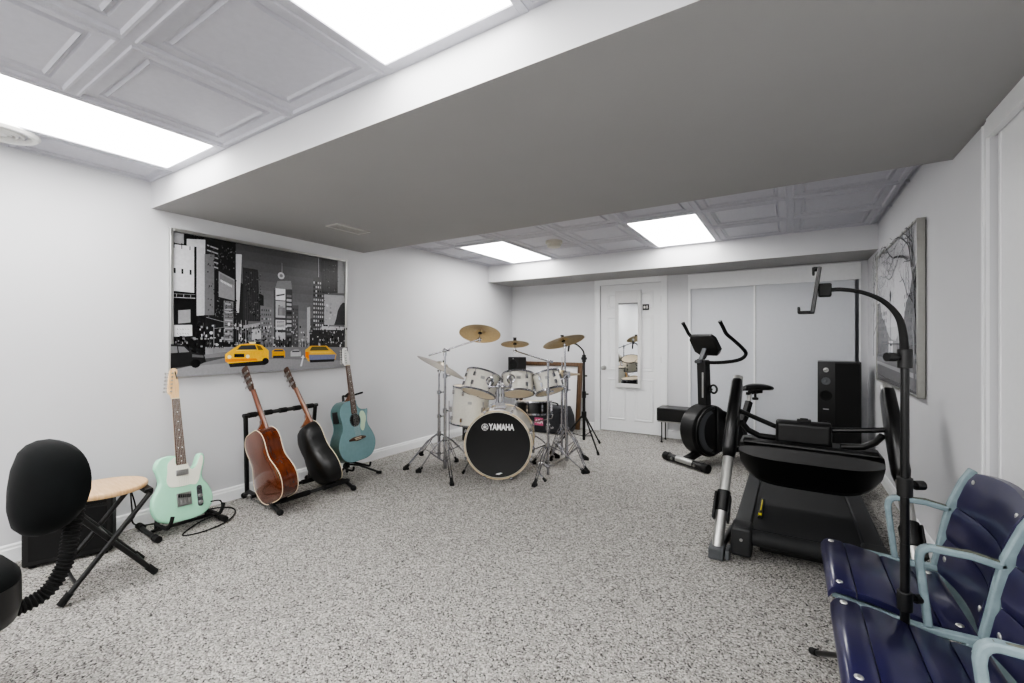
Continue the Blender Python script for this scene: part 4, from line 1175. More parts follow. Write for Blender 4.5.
# E hi-hat
E = (-1.93, 4.03)
t = thing('hi_hat_stand', 'chrome hi-hat stand behind the right crash cymbal stand', 'stand', (*E, 0)); o = Vector(t.location)
tripod(t, o, E, [(-1.70, 4.13), (-2.13, 4.17), (-1.97, 3.77)], .32)
pole(t, o, E, .04, .80, cuts=(.6, .9), r=(.0135, .0115, .009))
rdm = MB(); rdm.tube([Vector((*E, .80))-o, Vector((*E, 1.02))-o], .0035, 8); obj('pull_rod', rdm, CHROME, t)
cl = MB(); cl.tube([Vector((*E, .885))-o, Vector((*E, .94))-o], .011, 10); cl.box(Vector((*E, .93))-o+RGT*.02, (.03, .01, .016)); obj('clutch', cl, CHROME, t)
fp = MB(); dv = (VIEW*.9-RGT*.3).normalized(); b0 = Vector((*E, .0))-o
fp.rings([[b0+dv*a+RGT*s*w+Vector((0,0,z+h_)) for s, h_ in ((-1,0),(1,0),(1,.008),(-1,.008))] for a, w, z in ((.05,.035,.075),(.16,.045,.05),(.30,.045,.012))])
obj('pedal', fp, STEEL, t)
cymbal('hi_hat_cymbal', 'upper hi-hat cymbal beside the right toms', (*E, .868), (UPV+RGT*.03), .178)
cymbal('hi_hat_cymbal', 'lower upturned hi-hat cymbal beside the right toms', (*E, .835), (-UPV), .178)
# snare stand
t = thing('snare_stand', 'chrome snare drum stand behind the bass drum', 'stand', (-2.20, 3.93, 0)); o = Vector(t.location)
tripod(t, o, (-2.20, 3.93), [(-2.30, 3.68), (-1.98, 4.05), (-2.36, 4.12)], .22, .09)
p = MB(); p.tube([(0,0,.05), (0,0,.36)], .0115, 10); obj('pole', p, CHROME, t)
bk = MB()
for k in range(3):
    a = 2*PI*k/3+.5; c, s = math.cos(a), math.sin(a)
    bk.tube([(0,0,.36), (.12*c, .12*s, .385), (.185*c, .185*s, .40), (.196*c, .196*s, .44)], .006, 8)
obj('basket', bk, CHROME, t)
# bass drum pedal
t = thing('bass_drum_pedal', 'chrome pedal behind the bass drum', 'pedal', BF+bax*(.44+.03)-UPV*.2935, 0)
o = Vector(t.location); M = axis_frame((0,0,0), UPV, bax)
p = MB(M); p.bx(0, .28, -.045, .045, .0, .008); obj('base_plate', p, STEEL, t)
p = MB(M); p.rings([[(x, s*w, z+h_) for s, h_ in ((-1,0),(1,0),(1,.008),(-1,.008))] for x, w, z in ((.03,.04,.085),(.27,.045,.012))]); obj('footboard', p, STEEL, t)
p = MB(M); p.bx(-.005, .015, -.06, -.045, .005, .17); p.bx(-.005, .015, .045, .06, .005, .17); p.tube([(.005,-.06,.16),(.005,.06,.16)], .008, 10); obj('frame', p, CHROME, t)
p = MB(M); p.tube([(.005,0,.16),(.02,0,.30)], .004, 8); p.tube([(.0,0,.305),(.05,0,.298)], .022, 14); obj('beater', p, STEEL, t)

# -------------------------------------------------- mic stand and microphone
Mq = (-1.911, 4.544)
t = thing('microphone_stand', 'black microphone stand with curved neck beside the white door', 'stand', (*Mq, 0)); o = Vector(t.location)
p = MB(); p.tube([(0,0,.10), (0,0,.60)], .016, 12); p.tube([(0,0,.60), (0,0,1.02)], .012, 12); obj('pole', p, BLK, t)
c = MB(); c.tube([(0,0,.34),(0,0,.41)], .028, 14); c.tube([(0,0,.56),(0,0,.63)], .022, 14); c.tube([(0,0,.60), RGT*.05+Vector((0,0,.60))], .008, 8); c.tube([(0,0,.95),(0,0,1.03)], .022, 14); c.tube([-RGT*.03+Vector((0,0,.99)), RGT*.03+Vector((0,0,.99))], .014, 10)
c.tube([(0,0,.80), RGT*.035+Vector((0,0,.80))], .009, 8)
obj('clutch', c, BLKP, t)
for p in ((-1.665, 4.34), (-2.19, 4.42), (-1.85, 4.86)):
    q = Vector((*p, .012))-o
    l = obj('leg', MB().tube([(0,0,.385), q], .009, 8), BLK, t)
    obj('brace', MB().tube([(0,0,.14), q*.55+Vector((0,0,.385*.45))], .005, 6), BLK, l)
    obj('rubber_foot', MB().tube([q*.93+Vector((0,0,.03)), q], .013, 10), RUB, l)
gn = catmull([Vector((0,0,1.02)), Vector((0,0,1.06))-RGT*.004, Vector((0,0,1.10))-RGT*.03, Vector((0,0,1.145))-RGT*.085, Vector((0,0,1.155))-RGT*.14], 6)
obj('gooseneck', MB().tube(gn, .009, 10), RUB, t)
ce_ = gn[-1]; c = MB(); c.tube([ce_+RGT*.01, ce_-RGT*.02], .014, 12); obj('mic_clip', c, BLKP, t)
mp = o+ce_-RGT*.02
t = thing('microphone', 'slim black microphone hanging from the curved stand neck', 'microphone', mp)
obj('body', MB().tube([Vector((0,0,.03))-RGT*.0, Vector((0,0,-.09))-RGT*.012], [.013,.010], 14), BLKP, t)
obj('grille', MB().ball((0,0,.045), (.019,.019,.024), 14, 10), STEEL, t)

# -------------------------------------------- whiteboard, bag, small speakers
FRW = wood_mat('brown_frame_wood', (.30,.22,.15), (.42,.32,.22), .4, (30, 30, 4), .2)
t = thing('framed_whiteboard', 'white board in a brown wooden frame leaning on back wall behind the drums', 'board', (-2.85, 5.50, 0))
t.rotation_euler = (math.radians(-6.5), 0, 0)
w, h_ = .475, .895
f = MB()
f.bx(-w, -w+.055, -.02, .02, 0, h_); f.bx(w-.055, w, -.02, .02, 0, h_); f.bx(-w+.055, w-.055, -.02, .02, 0, .055); f.bx(-w+.055, w-.055, -.02, .02, h_-.055, h_)
obj('frame', f, FRW, t, bevel=.006)
f = MB(); g = .012
for a, b in ((-w+.045, -w+.058), (w-.058, w-.045)): f.bx(a, b, -.026, -.018, .045, h_-.045)
f.bx(-w+.058, w-.058, -.026, -.018, .045, .058); f.bx(-w+.058, w-.058, -.026, -.018, h_-.058, h_-.045)
obj('inner_moulding', f, wood_mat('dark_moulding', (.18,.12,.08), (.26,.18,.12), .4), t)
obj('panel', MB().bx(-w+.05, w-.05, -.008, .004, .05, h_-.05), mat('white_board', (.90,.90,.90), .3, var=.01), t, smooth=False)
BAGM = mat('dark_grey_nylon', (.16,.165,.18), .7, var=.2, bump=.2, bscale=300)
t = thing('equipment_bag', 'dark bag with pink sticker and white marks on the floor behind drums', 'bag', (-2.64, 5.18, 0))
R = []
for y, k in ((-.13, .96), (-.10, 1), (.10, 1), (.13, .96)):
    R.append([(-.30*k, y, .012), (.265*k, y, .012), (.30*k, y, .06), (.285*k, y, .22), (.235*k, y, .345*k), (-.28*k, y, .35*k), (-.31*k, y, .30), (-.31*k, y, .05)])
obj('body', MB().rings(R), BAGM, t, bevel=.012, seg=3)
hd = catmull([(-.10,0,.345),(-.09,0,.375),(.0,0,.385),(.09,0,.375),(.10,0,.345)], 5)
obj('handle', MB().tube(hd, .010, 8), BLKP, t)
PINK = mat('pink_sticker', (.80,.36,.52), .5, var=.05)
TS = Matrix.Translation((-.105, -.1322, .145)) @ Matrix.Rotation(PI/2, 4, 'X')
st = obj('sticker', MB().bx(-.17, -.045, -.1325, -.128, .095, .195), PINK, t, smooth=False, label='pink sticker')
obj('sticker_lettering', text_mb('ACA', .068, TS @ Matrix.Translation((0, 0, .0012)), bold=.002, squeeze=.8), WHT, st, smooth=False)
TS2 = Matrix.Translation((-.17, -.1322, .27)) @ Matrix.Rotation(PI/2, 4, 'X')
mk = text_mb('VY', .075, TS2 @ Matrix.Translation((-.03, 0, .0012)), bold=.003, squeeze=.8)
mk2 = text_mb('w', .06, TS2 @ Matrix.Translation((.045, -.01, .0012)), bold=.003, squeeze=.8)
obj('white_marks', mk, WHT, t, smooth=False); obj('white_marks', mk2, WHT, t, smooth=False)
mk3 = text_mb('ut', .07, Matrix.Translation((.03, -.1322, .115)) @ Matrix.Rotation(PI/2, 4, 'X') @ Matrix.Translation((0, 0, .0012)), bold=.004, squeeze=.8)
obj('white_marks', mk3, WHT, t, smooth=False)
st = MB()
for x in (.19, .235): st.bx(x, x+.015, -.134, -.128, .03, .30)
obj('strap', st, BLKP, t, smooth=False)
t = thing('monitor_speaker', 'small black speaker on a stand in the corner behind the toms', 'speaker', (-3.245, 5.33, .775), math.radians(-12))
obj('cabinet', MB().bx(-.10, .10, -.08, .08, 0, .185), BLKP, t, bevel=.006)
obj('woofer', MB().lathe([(.072,0),(.072,.004),(.062,.005),(.058,0),(.02,-.006+.008),(0,.006)], 28, (0, -.08, .08), (0,-1,0)), GRL, t)
obj('badge', MB().box((0,-.082,.165), (.014,.003,.02)), STEEL, t)
t = thing('speaker_stand', 'slim black stand carrying the small corner speaker', 'stand', (-3.245, 5.33, 0))
obj('base', MB().lathe([(0,0),(.14,0),(.14,.012),(.03,.022),(0,.022)], 32), BLK, t)
obj('pole', MB().tube([(0,0,.02),(0,0,.768)], .018, 14), BLK, t)
obj('top_plate', MB().bx(-.07,.07,-.06,.06,.765,.775), BLK, t)
t = thing('floor_speaker', 'small black box on the carpet behind the floor tom', 'speaker', (-3.20, 4.28, 0), math.radians(25))
obj('cabinet', MB().bx(-.13, .13, -.10, .10, .008, .21), AMPC, t, bevel=.008)
obj('grille', MB().bx(-.11, .11, -.106, -.098, .03, .19), GRL, t, bevel=.002)
for sx in (-1, 1):
    for sy in (-1, 1): obj('foot', MB().cyl((sx*.1, sy*.075, 0), (sx*.1, sy*.075, .012), .012), RUB, t)
# ------------------------------------------------------------ exercise bike
GREYP = mat('grey_plastic', (.30,.31,.32), .45, var=.06)
ba = Vector((.56, .83, 0)).normalized()
t = thing('exercise_bike', 'black upright exercise bike in front of the back closet doors', 'exercise bike', (-.835, 4.42, 0), math.atan2(-.56, .83))
# local: +Y from the front foot towards the saddle, +X to the bike's right-hand side in view
def foot(y, hw, name):
    f = MB().tube([(-hw, y, .042), (hw, y, .042)], .034, 16)
    fo = obj(name, f, BLKP, t)
    for s in (-1, 1):
        obj('end_cap', MB().tube([(s*(hw-.05), y, .042), (s*(hw+.012), y, .042)], [.040, .040], 16), RUB, fo)
    return fo
ff = foot(0, .255, 'front_foot'); foot(1.02, .22, 'rear_foot')
m = MB(); m.tube([(-.10, -.0, .046), (.10, -.0, .046)], .036, 16); obj('silver_band', m, SILV, ff)
m = MB(); m.tube([(.14,-.034,.045),(.14,-.045,.045)], .012, 12); m.tube([(-.14,-.034,.045),(-.14,-.045,.045)], .012, 12); obj('bolt', m, STEEL, ff)
fr = MB()
fr.bar((0,.0,.06), (0,.25,.14), .07, .05); fr.bar((0,.45,.12), (0,1.0,.055), .06, .05)
fr.bar((0,.62,.20), (0,.80,.43), .06, .07); fr.bar((0,.25,.15), (0,.68,.17), .07, .07)
obj('frame', fr, BLKP, t, bevel=.008)
# flywheel housing: big round front running into a lower tail
hp = [(.25+.245*math.cos(a), .325+.245*math.sin(a)) for a in (PI*.16+ (2*PI-PI*.42)*k/30 for k in range(31))]
hp = [(y, z) for y, z in hp]
tail = [(.52,.13),(.70,.15),(.76,.22),(.72,.33),(.60,.42)]
poly = hp+tail
R = []
for x, ins in ((-.085,.03),(-.07,.0),(.07,.0),(.085,.03)):
    cy, cz = .36, .31
    R.append([(x, cy+(y-cy)*(1-ins*2), cz+(z-cz)*(1-ins*2)) for y, z in poly])
obj('flywheel_housing', MB().rings(R), BLKP, t, angle=40)
for s in (-1, 1):
    c = MB(); P = [(.265+.235*math.cos(PI*.5+PI*k/24), .325+.235*math.sin(PI*.5+PI*k/24)) for k in range(25)]+[(.265+.205*math.cos(PI*1.5-PI*k/24), .325+.205*math.sin(PI*1.5-PI*k/24)) for k in range(25)]
    c.prism(P, s*.080, s*.102, lambda u, v, w: (w, u, v)); obj('side_ring', c, BLKS, t, bevel=.004)
    c = MB(); c.prism([(.30,.115),(.60,.16),(.66,.25),(.60,.40),(.42,.50),(.30,.545)], s*.080, s*.108, lambda u, v, w: (w, u, v)); obj('side_cover', c, BLKP, t, bevel=.010)
    g = MB(); P = []
    for k in range(17):
        a = PI*.55+PI*.9*k/16; P.append((.255+.198*math.cos(a), .325+.198*math.sin(a)))
    for k in range(17):
        a = PI*1.45-PI*.9*k/16; P.append((.275+.14*math.cos(a), .325+.175*math.sin(a)))
    g.prism(P, s*.094, s*.0975, lambda u, v, w: (w, u, v)); obj('side_trim', g, GREYP, t, smooth=False, label='grey crescent trim')
m = MB()
m.bar((0,.245,.50), (0,.225,1.00), .105, .075, (0,1,0)); obj('mast', m, BLKP, t, bevel=.014, seg=3)
m = MB(); m.box((.03,.186,.76), (.018,.004,.24)); obj('decal_strip', m, SILV, t, label='silver decal strip on mast')
kn_ = MB(); kn_.tube([(.05,.24,.72),(.085,.25,.72)], .010, 10); kn_.torus((.10,.25,.725), (0,1,0), .038, .010, 24, 8); obj('bottle_ring', kn_, BLKP, t)
# console and bracket
cm = Matrix.Translation((0,.285,1.09)) @ Matrix.Rotation(math.radians(34), 4, 'X')
R = []
for z, hw, y0, y1 in ((-.05,.10,-.025,.035),(.0,.145,-.03,.035),(.13,.15,-.02,.03),(.175,.12,-.01,.025)):
    R.append([(-hw,y0,z),(hw,y0,z),(hw,y1,z),(-hw,y1,z)])
co = obj('console', MB(cm).rings(R), BLKP, t, bevel=.010, seg=3)
obj('screen', MB(cm).bx(-.09,.09,.030,.037,.03,.13), BLKS, co)
b = MB(); b.bar((0,.19,1.0), (0,.25,1.12), .05, .012); b.bar((-.03,.165,.985), (.03,.165,.985), .03, .03); obj('bracket', b, GREYP, t, bevel=.003)
hb = MB()
for s in (-1, 1):
    P = catmull([(0,.20,.985),(s*.10,.24,.975),(s*.18,.36,.985),(s*.215,.475,1.01),(s*.235,.515,1.06),(s*.23,.47,1.115),(s*.225,.36,1.19),(s*.222,.275,1.245),(s*.222,.235,1.30),(s*.222,.195,1.355)], 6)
    hb.tube(P, .0165, 12)
hbo = obj('handlebar', hb, FOAM, t)
for s in (-1, 1): obj('end_cap', MB().tube([(s*.222,.197,1.352),(s*.222,.19,1.363)], .019, 12), BLKP, hbo)
# cranks and pedals
ck = MB(); ck.tube([(.095,.44,.30),(.12,.44,.30)], .022, 12); ck.bar((.118,.44,.30),(.118,.40,.455), .016, .026, (1,0,0)); obj('crank', ck, BLKP, t)
ck = MB(); ck.tube([(-.095,.44,.30),(-.12,.44,.30)], .022, 12); ck.bar((-.118,.44,.30),(-.118,.48,.145), .016, .026, (1,0,0)); obj('crank', ck, BLKP, t)
for s, y, z in ((1,.40,.455),(-1,.48,.145)):
    p = MB(); p.box((s*.175,y,z), (.09,.105,.026), Euler((.5,0,0)).to_matrix()); po = obj('pedal', p, BLKP, t, bevel=.006)
    sp = MB(); sp.tube([(s*.175+dx,y+dy,z+dz) for dx,dy,dz in ((-.045,.05,.02),(-.045,.02,.06),(.0,.0,.07),(.045,.02,.06),(.045,.05,.02))], .008, 8, False, .4); obj('strap', sp, RUB, po)
# saddle and post
sp = MB(); sp.bar((0,.79,.40), (0,.86,.565), .055, .06); obj('post_sleeve', sp, BLKP, t, bevel=.008)
sp = MB(); sp.tube([(0,.84,.50),(0,.87,.645)], .020, 14); obj('seat_post', sp, SILV, t)
sp = MB(); sp.bar((0,.83,.645), (0,1.0,.655), .035, .028); sp.tube([(0,.95,.64),(0,.95,.595)], .012, 10); sp.tube([(0,.95,.60),(0,.95,.575)], .030, 12); sp.box((0,.95,.67), (.09,.11,.05)); obj('seat_rail', sp, BLKP, t, bevel=.005)
R = []
for y, hw, th, z in ((.775,.016,.030,.690),(.80,.032,.050,.700),(.87,.045,.062,.708),(.95,.085,.068,.708),(1.02,.115,.068,.706),(1.075,.115,.060,.698),(1.10,.07,.04,.690)):
    R.append([(hw*math.copysign(abs(math.cos(a))**.8, math.cos(a)), y, z+th*.5*math.copysign(abs(math.sin(a))**.8, math.sin(a))) for a in (2*PI*k/20 for k in range(20))])
obj('saddle', MB().rings(R), BLKS, t, angle=60)

# ----------------------------------------------------------------- low bench
t = thing('low_bench', 'low black padded box bench on thin legs by the door frame', 'bench', (-1.12, 5.42, 0))
obj('seat', MB().bx(-.20, .20, -.13, .13, .255, .405), BLKS, t, bevel=.008)
fr = MB(); fr.bx(-.19, .19, -.12, .12, .24, .256); obj('frame', fr, STEEL, t)
for sx in (-1, 1):
    for sy in (-1, 1):
        l = obj('leg', MB().cyl((sx*.15, sy*.09, .008), (sx*.15, sy*.09, .242), .007, n=10), BLK, t)
        obj('foot_cap', MB().cyl((sx*.15, sy*.09, 0), (sx*.15, sy*.09, .016), .011, n=10), RUB, l)

# ------------------------------------------------------------- tower speaker
t = thing('tower_speaker', 'tall black tower speaker against back closet door near the right wall', 'speaker', (.395, 5.28, 0), math.radians(-3))
obj('cabinet', MB().bx(-.165, .165, -.14, .14, .03, .985), BLKS, t, bevel=.004)
obj('plinth', MB().bx(-.18, .18, -.155, .155, 0, .03), BLKP, t, bevel=.004)
GOLD = mat('brass_badge', (.72,.68,.56), .3, .9)
xs = -.10
obj('tweeter', MB().lathe([(.022,0),(.022,.004),(.016,.005),(.012,.002),(.008,.006),(0,.008)], 24, (xs, -.14, .905), (0,-1,0)), STEEL, t, label='silver dome tweeter')
obj('midrange_driver', MB().lathe([(.036,0),(.036,.004),(.030,.005),(.022,.002),(.012,.004),(0,.008)], 24, (xs, -.14, .80), (0,-1,0)), GREYP, t, label='grey midrange driver')
obj('bass_port', MB().lathe([(.048,0),(.048,.004),(.040,.005),(.036,.0005),(0,.0005)], 28, (xs, -.14, .665), (0,-1,0)), DARK, t)
obj('maker_plate', MB().box((xs, -.1415, .535), (.045, .002, .010)), STEEL, t)
obj('driver', MB().lathe([(.055,0),(.055,.004),(.045,.005),(.03,.001),(0,.004)], 28, (xs, -.14, .37), (0,-1,0)), BLKP, t)
gr = MB(); gr.bx(-.03, .155, -.146, -.139, .08, .97); obj('grille', gr, GRL, t, bevel=.003)

# ----------------------------------------------------- print on the right wall
QW, QH = 1.42, 1.03
pq = Print(QW, QH, lambda x, y, k: (-.0335-k, QW-x, y))       # u from the far end to the near end
R_ = random.Random(11)
for i in range(12): pq.rect(0, 1, i/12, (i+1)/12+.001, .86 if i > 4 else .80-.04*(4-i))
S = pq.shape
S([(0,.62),(.10,.62),(.16,.50),(.24,.47),(.30,.40),(.36,.36),(.36,.1),(0,.1)], .45)
for i in range(7):
    for j in range(7): pq.rect(.01+.045*i, .03+.045*i, .18+.055*j, .21+.055*j, R_.choice((.3,.35,.55)))
S([(1,.78),(.90,.72),(.84,.60),(.78,.56),(.70,.40),(.64,.36),(.60,.2),(1,.1)], .36)
for i in range(8):
    for j in range(9): pq.rect(.74+.033*i, .752+.033*i, .18+.05*j, .205+.05*j, R_.choice((.2,.26,.5)))
S([(.36,.36),(.45,.33),(.55,.32),(.60,.36),(.62,.18),(.34,.18)], .62)
S([(.38,.32),(.48,.32),(.48,.24),(.38,.24)], .9); S([(.40,.30),(.46,.30),(.46,.285),(.40,.285)], .3)
S([(0,.22),(1,.24),(1,0),(0,0)], .50); S([(0,.16),(1,.13),(1,.10),(0,.14)], .66); S([(0,.06),(1,.03),(1,0),(0,0)], .42)
for k in range(26): pq.line((.04*k,.30),(.04*k,.19), .006,.006,.18)
pq.line((0,.30),(1,.30), .008,.008,.18); pq.line((0,.21),(1,.21), .006,.006,.2)
for cx in (.07, .15): 
    for k in range(14):
        a0, a1 = 2*PI*k/14, 2*PI*(k+1)/14
        pq.line((cx+.03*math.cos(a0), .24+.042*math.sin(a0)), (cx+.03*math.cos(a1), .24+.042*math.sin(a1)), .006, .006, .1)
pq.line((.42,.20),(.42,.60), .014,.008,.12); S([(.41,.60),(.43,.60),(.438,.65),(.42,.68),(.402,.65)], .15)
def branch(u, v, a, L, w, dep):
    n = 3
    for i in range(n):
        a += R_.uniform(-.22, .22); u2 = u+math.cos(a)*L/n/QW; v2 = v+math.sin(a)*L/n/QH
        pq.line((u, v), (u2, v2), w*(1-.25*i/n), w*(1-.25*(i+1)/n), .22+.05*(5-dep)); u, v = u2, v2
        if dep > 0 and 0 <= u <= 1 and v <= 1.0:
            branch(u, v, a+R_.choice((-1, 1))*R_.uniform(.4, .9), L*.62, w*.5, dep-1)
    if dep > 0: branch(u, v, a+R_.uniform(-.3, .3), L*.7, w*.7, dep-1)
branch(.95, .05, PI*.5, .42, .045, 0); branch(.95, .40, PI*.52, .35, .034, 3); branch(.94, .62, PI*.66, .42, .026, 4); branch(.86, .80, PI*.86, .40, .018, 4)
branch(.02, .20, PI*.5, .5, .03, 1); branch(.03, .60, PI*.42, .35, .02, 4); branch(.05, .75, PI*.22, .35, .014, 4)
for k in range(300):
    u = R_.uniform(.02, .72); v = R_.uniform(.48, .95); l = R_.uniform(.015, .05)
    pq.line((u, v), (u+R_.uniform(-.012, .012), v-l), .0035, .002, R_.choice((.3,.4,.5)))
PF = mat('pewter_frame', (.62,.62,.60), .35, .7, var=.04)
t = thing('park_print', 'framed black and white winter street print on the right wall', 'picture', (XR, 3.375, .848))
obj('print', pq.mb, PICT, t, smooth=False)
f = MB(); w = .014
f.bx(-.042, -.004, 0, w, 0, QH); f.bx(-.042, -.004, QW-w, QW, 0, QH); f.bx(-.042, -.004, w, QW-w, 0, w); f.bx(-.042, -.004, w, QW-w, QH-w, QH)
obj('frame', f, PF, t, bevel=.003)
obj('backing', MB().bx(-.033, 0, .012, QW-.012, .012, QH-.012), BLKP, t, smooth=False)

# ------------------------------------------------------------------ treadmill
DECK = mat('treadmill_grey', (.12,.125,.13), .5, var=.06)
BELT = mat('treadmill_belt', (.095,.10,.105), .75, var=.15, scale=200, bump=.15, bscale=600)
HULL = mat('console_black', (.030,.031,.034), .42, var=.1)
YELP = mat('yellow_print', (.85,.80,.20), .5)
t = thing('treadmill', 'black folding treadmill with silver uprights in front of tower speaker', 'treadmill', (.07, 3.3, 0))
o = Vector((.07, 3.3, 0))
class MW(MB):
    def __init__(s): MB.__init__(s, Matrix.Translation(-o))
DK = Matrix.Translation((-.018, .085, 0))
o_keep = o; o = o-Vector((-.018, .085, 0))
m = MW(); m.bx(-.215, .375, 2.62, 4.20, .085, .158); obj('deck', m, DECK, t, bevel=.006)
m = MW(); R = []
for y, z in ((2.60,.10),(2.585,.125),(2.60,.155),(2.63,.166),(4.18,.166),(4.20,.15),(4.20,.11),(4.18,.07),(2.63,.07)):
    R.append([(-.165,y,z),(.325,y,z),(.325,y,z-.0015),(-.165,y,z-.0015)])
m.bx(-.165,.325,2.63,4.18,.160,.1665); m.tube([(-.165,2.615,.125),(.325,2.615,.125)], .040, 20)
obj('belt', m, BELT, t, angle=50)
for x0, x1 in ((-.245,-.16),(.32,.41)):
    m = MW(); m.bx(x0, x1, 2.66, 4.18, .09, .178); rl = obj('side_rail', m, DECK, t, bevel=.010, seg=3)
    m = MW(); m.bx(x0-.008, x1+.006, 2.56, 2.70, .03, .182); obj('end_cap', m, DECK, rl, bevel=.014, seg=3)
    xm = (x0+x1)/2
    m = MW(); m.cyl((xm, 2.561, .12), (xm, 2.556, .12), .008); obj('bolt', m, STEEL, rl)
    m = MW(); m.tube([(x0+.01, 2.66, .036), (x1-.01, 2.66, .036)], .034, 18); obj('wheel', m, RUB, rl)
m = MW(); m.bx(-.12, .30, 2.66, 2.70, .045, .09); obj('cross_member', m, BLK, t, bevel=.004)
m = MW()
for y in (3.0, 3.9): m.bx(-.22, .38, y, y+.06, .012, .09)
obj('under_frame', m, BLK, t, bevel=.004)
m = MW(); m.tube([(-.128, 2.80, .172), (-.128, 3.14, .172)], .012, 10); ho = obj('latch', m, BLKP, t)
m = MW(); m.tube([(-.128, 2.90, .1815), (-.128, 3.10, .1815)], .004, 8); m.box((-.128, 2.83, .183), (.018, .03, .008)); obj('latch_label', m, YELP, ho, label='yellow printed latch label')
m = MW()
R = []
for y, z1, hw in ((4.10,.19,.34),(4.16,.27,.355),(4.30,.30,.355),(4.46,.27,.345),(4.52,.16,.32)):
    R.append([(.08-hw,y,.03),(.08+hw,y,.03),(.08+hw,y,z1-.03),(.08+hw-.04,y,z1),(.08-hw+.04,y,z1),(.08-hw,y,z1-.03)])
obj('motor_hood', m.rings(R), BLKP, t, bevel=.010)
o = o_keep
# uprights
UP = (((-.338,2.655,.045),(-.283,3.20,.945)), ((.498,2.655,.045),(.452,3.20,.925)))
for k, (a, b) in enumerate(UP):
    a, b = Vector(a), Vector(b); f = lambda u: a.lerp(b, u); s = -1 if k == 0 else 1
    m = MW(); m.tube([f(0), f(1)], .0285, 18); up = obj('upright', m, SILV, t, label='silver upright tube')
    m = MW(); d = (b-a).normalized(); q = Vector((1,0,0))
    up3 = d.cross(q).normalized()
    R = []
    for u, hw, hy in ((.49,.030,.034),(.53,.035,.070),(.78,.034,.082),(.945,.031,.064),(.965,.028,.056)):
        c = f(u); e = up3
        R.append([c+q*(hw*math.copysign(abs(math.cos(x))**.5, math.cos(x)))+e*(hy*math.copysign(abs(math.sin(x))**.5, math.sin(x))) for x in (2*PI*j/20 for j in range(20))])
    obj('grip_cover', m.rings(R), BLKS, up, angle=50)
    m = MW(); m.tube([f(.19), f(.30)], .036, 16); m.box(f(.215)+q*(s*.038), (.012, .07, .15), Matrix((q, d.cross(q), d)).transposed()); m.box(f(.205)+q*(-s*.036), (.010, .07, .15), Matrix((q, d.cross(q), d)).transposed()); obj('pivot_sleeve', m, BLKP, up, bevel=.006)
    m = MW(); m.box(a+Vector((0,-.01,-.012)), (.075, .10, .06)); m.box(a+Vector((-s*.055,.0,-.01)), (.022, .10, .05)); obj('base_bracket', m, GREYP, up, bevel=.006)
    m = MW(); m.lathe([(0,.0),(.022,.0),(.025,-.004)], 18, a-d*.002, -d); obj('tube_plug', m, GREYP, up)
# base tubes along the floor under the deck tying the uprights together
m = MW(); m.tube([(-.30,3.02,.035),(.46,3.02,.035)], .022, 14); m.tube([(-.33,2.66,.03),(-.30,3.02,.035)], .018, 12); m.tube([(.49,2.66,.03),(.46,3.02,.035)], .018, 12); obj('base_tube', m, BLK, t)
# console hull slung between the uprights
m = MW(); R = []
xl, xr = -.262, .425
n = 22
for k in range(n+1):
    u = k/n; x = xl+(xr-xl)*u; e = 1-abs(2*u-1)**5.0
    drop = .012*u
    zt = .575-drop-.015*(1-e); zb = .30+.115*(1-e)+.0*u-drop*1.0
    y0 = 3.02; y1 = 3.30
    zm = zt-(zt-zb)*.38
    R.append([(x,y0+.03,zt),(x,y0+.0,zt-.02),(x,y0-.01,zm+.012),(x,y0+.004,zm-.004),(x,y0+.07,zb+.03),(x,y0+.12,zb),(x,y1-.05,zb+.02),(x,y1,zm),(x,y1,zt-.01),(x,y1-.02,zt)])
hl = obj('console', m.rings(R), HULL, t, angle=32)
m = MW()
m.rings([[(xl+.02,3.035,.580),(xr-.02,3.035,.566),(xr-.02,3.075,.575),(xl+.02,3.075,.588)],[(xl+.02,3.03,.565),(xr-.02,3.03,.552),(xr-.02,3.08,.56),(xl+.02,3.08,.572)]])
m.tube([(xl-.0,3.10,.68),(xl+.04,3.12,.625),(xl+.10,3.14,.592),(xl+.22,3.15,.585)], .018, 10)
m.tube([(xr+.0,3.10,.665),(xr-.03,3.12,.62),(xr-.08,3.14,.585),(xr-.18,3.15,.572)], .018, 10)
obj('console_rim', m, BLKP, hl, bevel=.004)
m = MW(); m.rings([[(.065-hw,y,z0),(.065+hw,y,z0),(.065+hw*.98,y,z1),(.065-hw*.98,y,z1)] for y, hw, z0, z1 in ((3.10,.13,.575,.685),(3.12,.14,.56,.70),(3.17,.14,.56,.70),(3.19,.13,.57,.685))])
bxo = obj('display_housing', m, BLKP, t, bevel=.010, seg=3)
m = MW(); m.bx(.035,.105,3.125,3.16,.697,.713); m.bx(.05,.09,3.13,3.155,.711,.719); obj('safety_key', m, BLK, bxo, bevel=.003)
m = MW()
m.tube(catmull([(xl+.0,3.08,.745),(xl+.07,3.11,.71),(-.07,3.145,.655)], 6), .014, 10); obj('handlebar', m, BLKS, t)
m = MW(); m.tube(catmull([(xr+.01,3.08,.70),(xr-.06,3.11,.685),(.20,3.145,.662)], 6), .014, 10); obj('handlebar', m, BLKS, t)

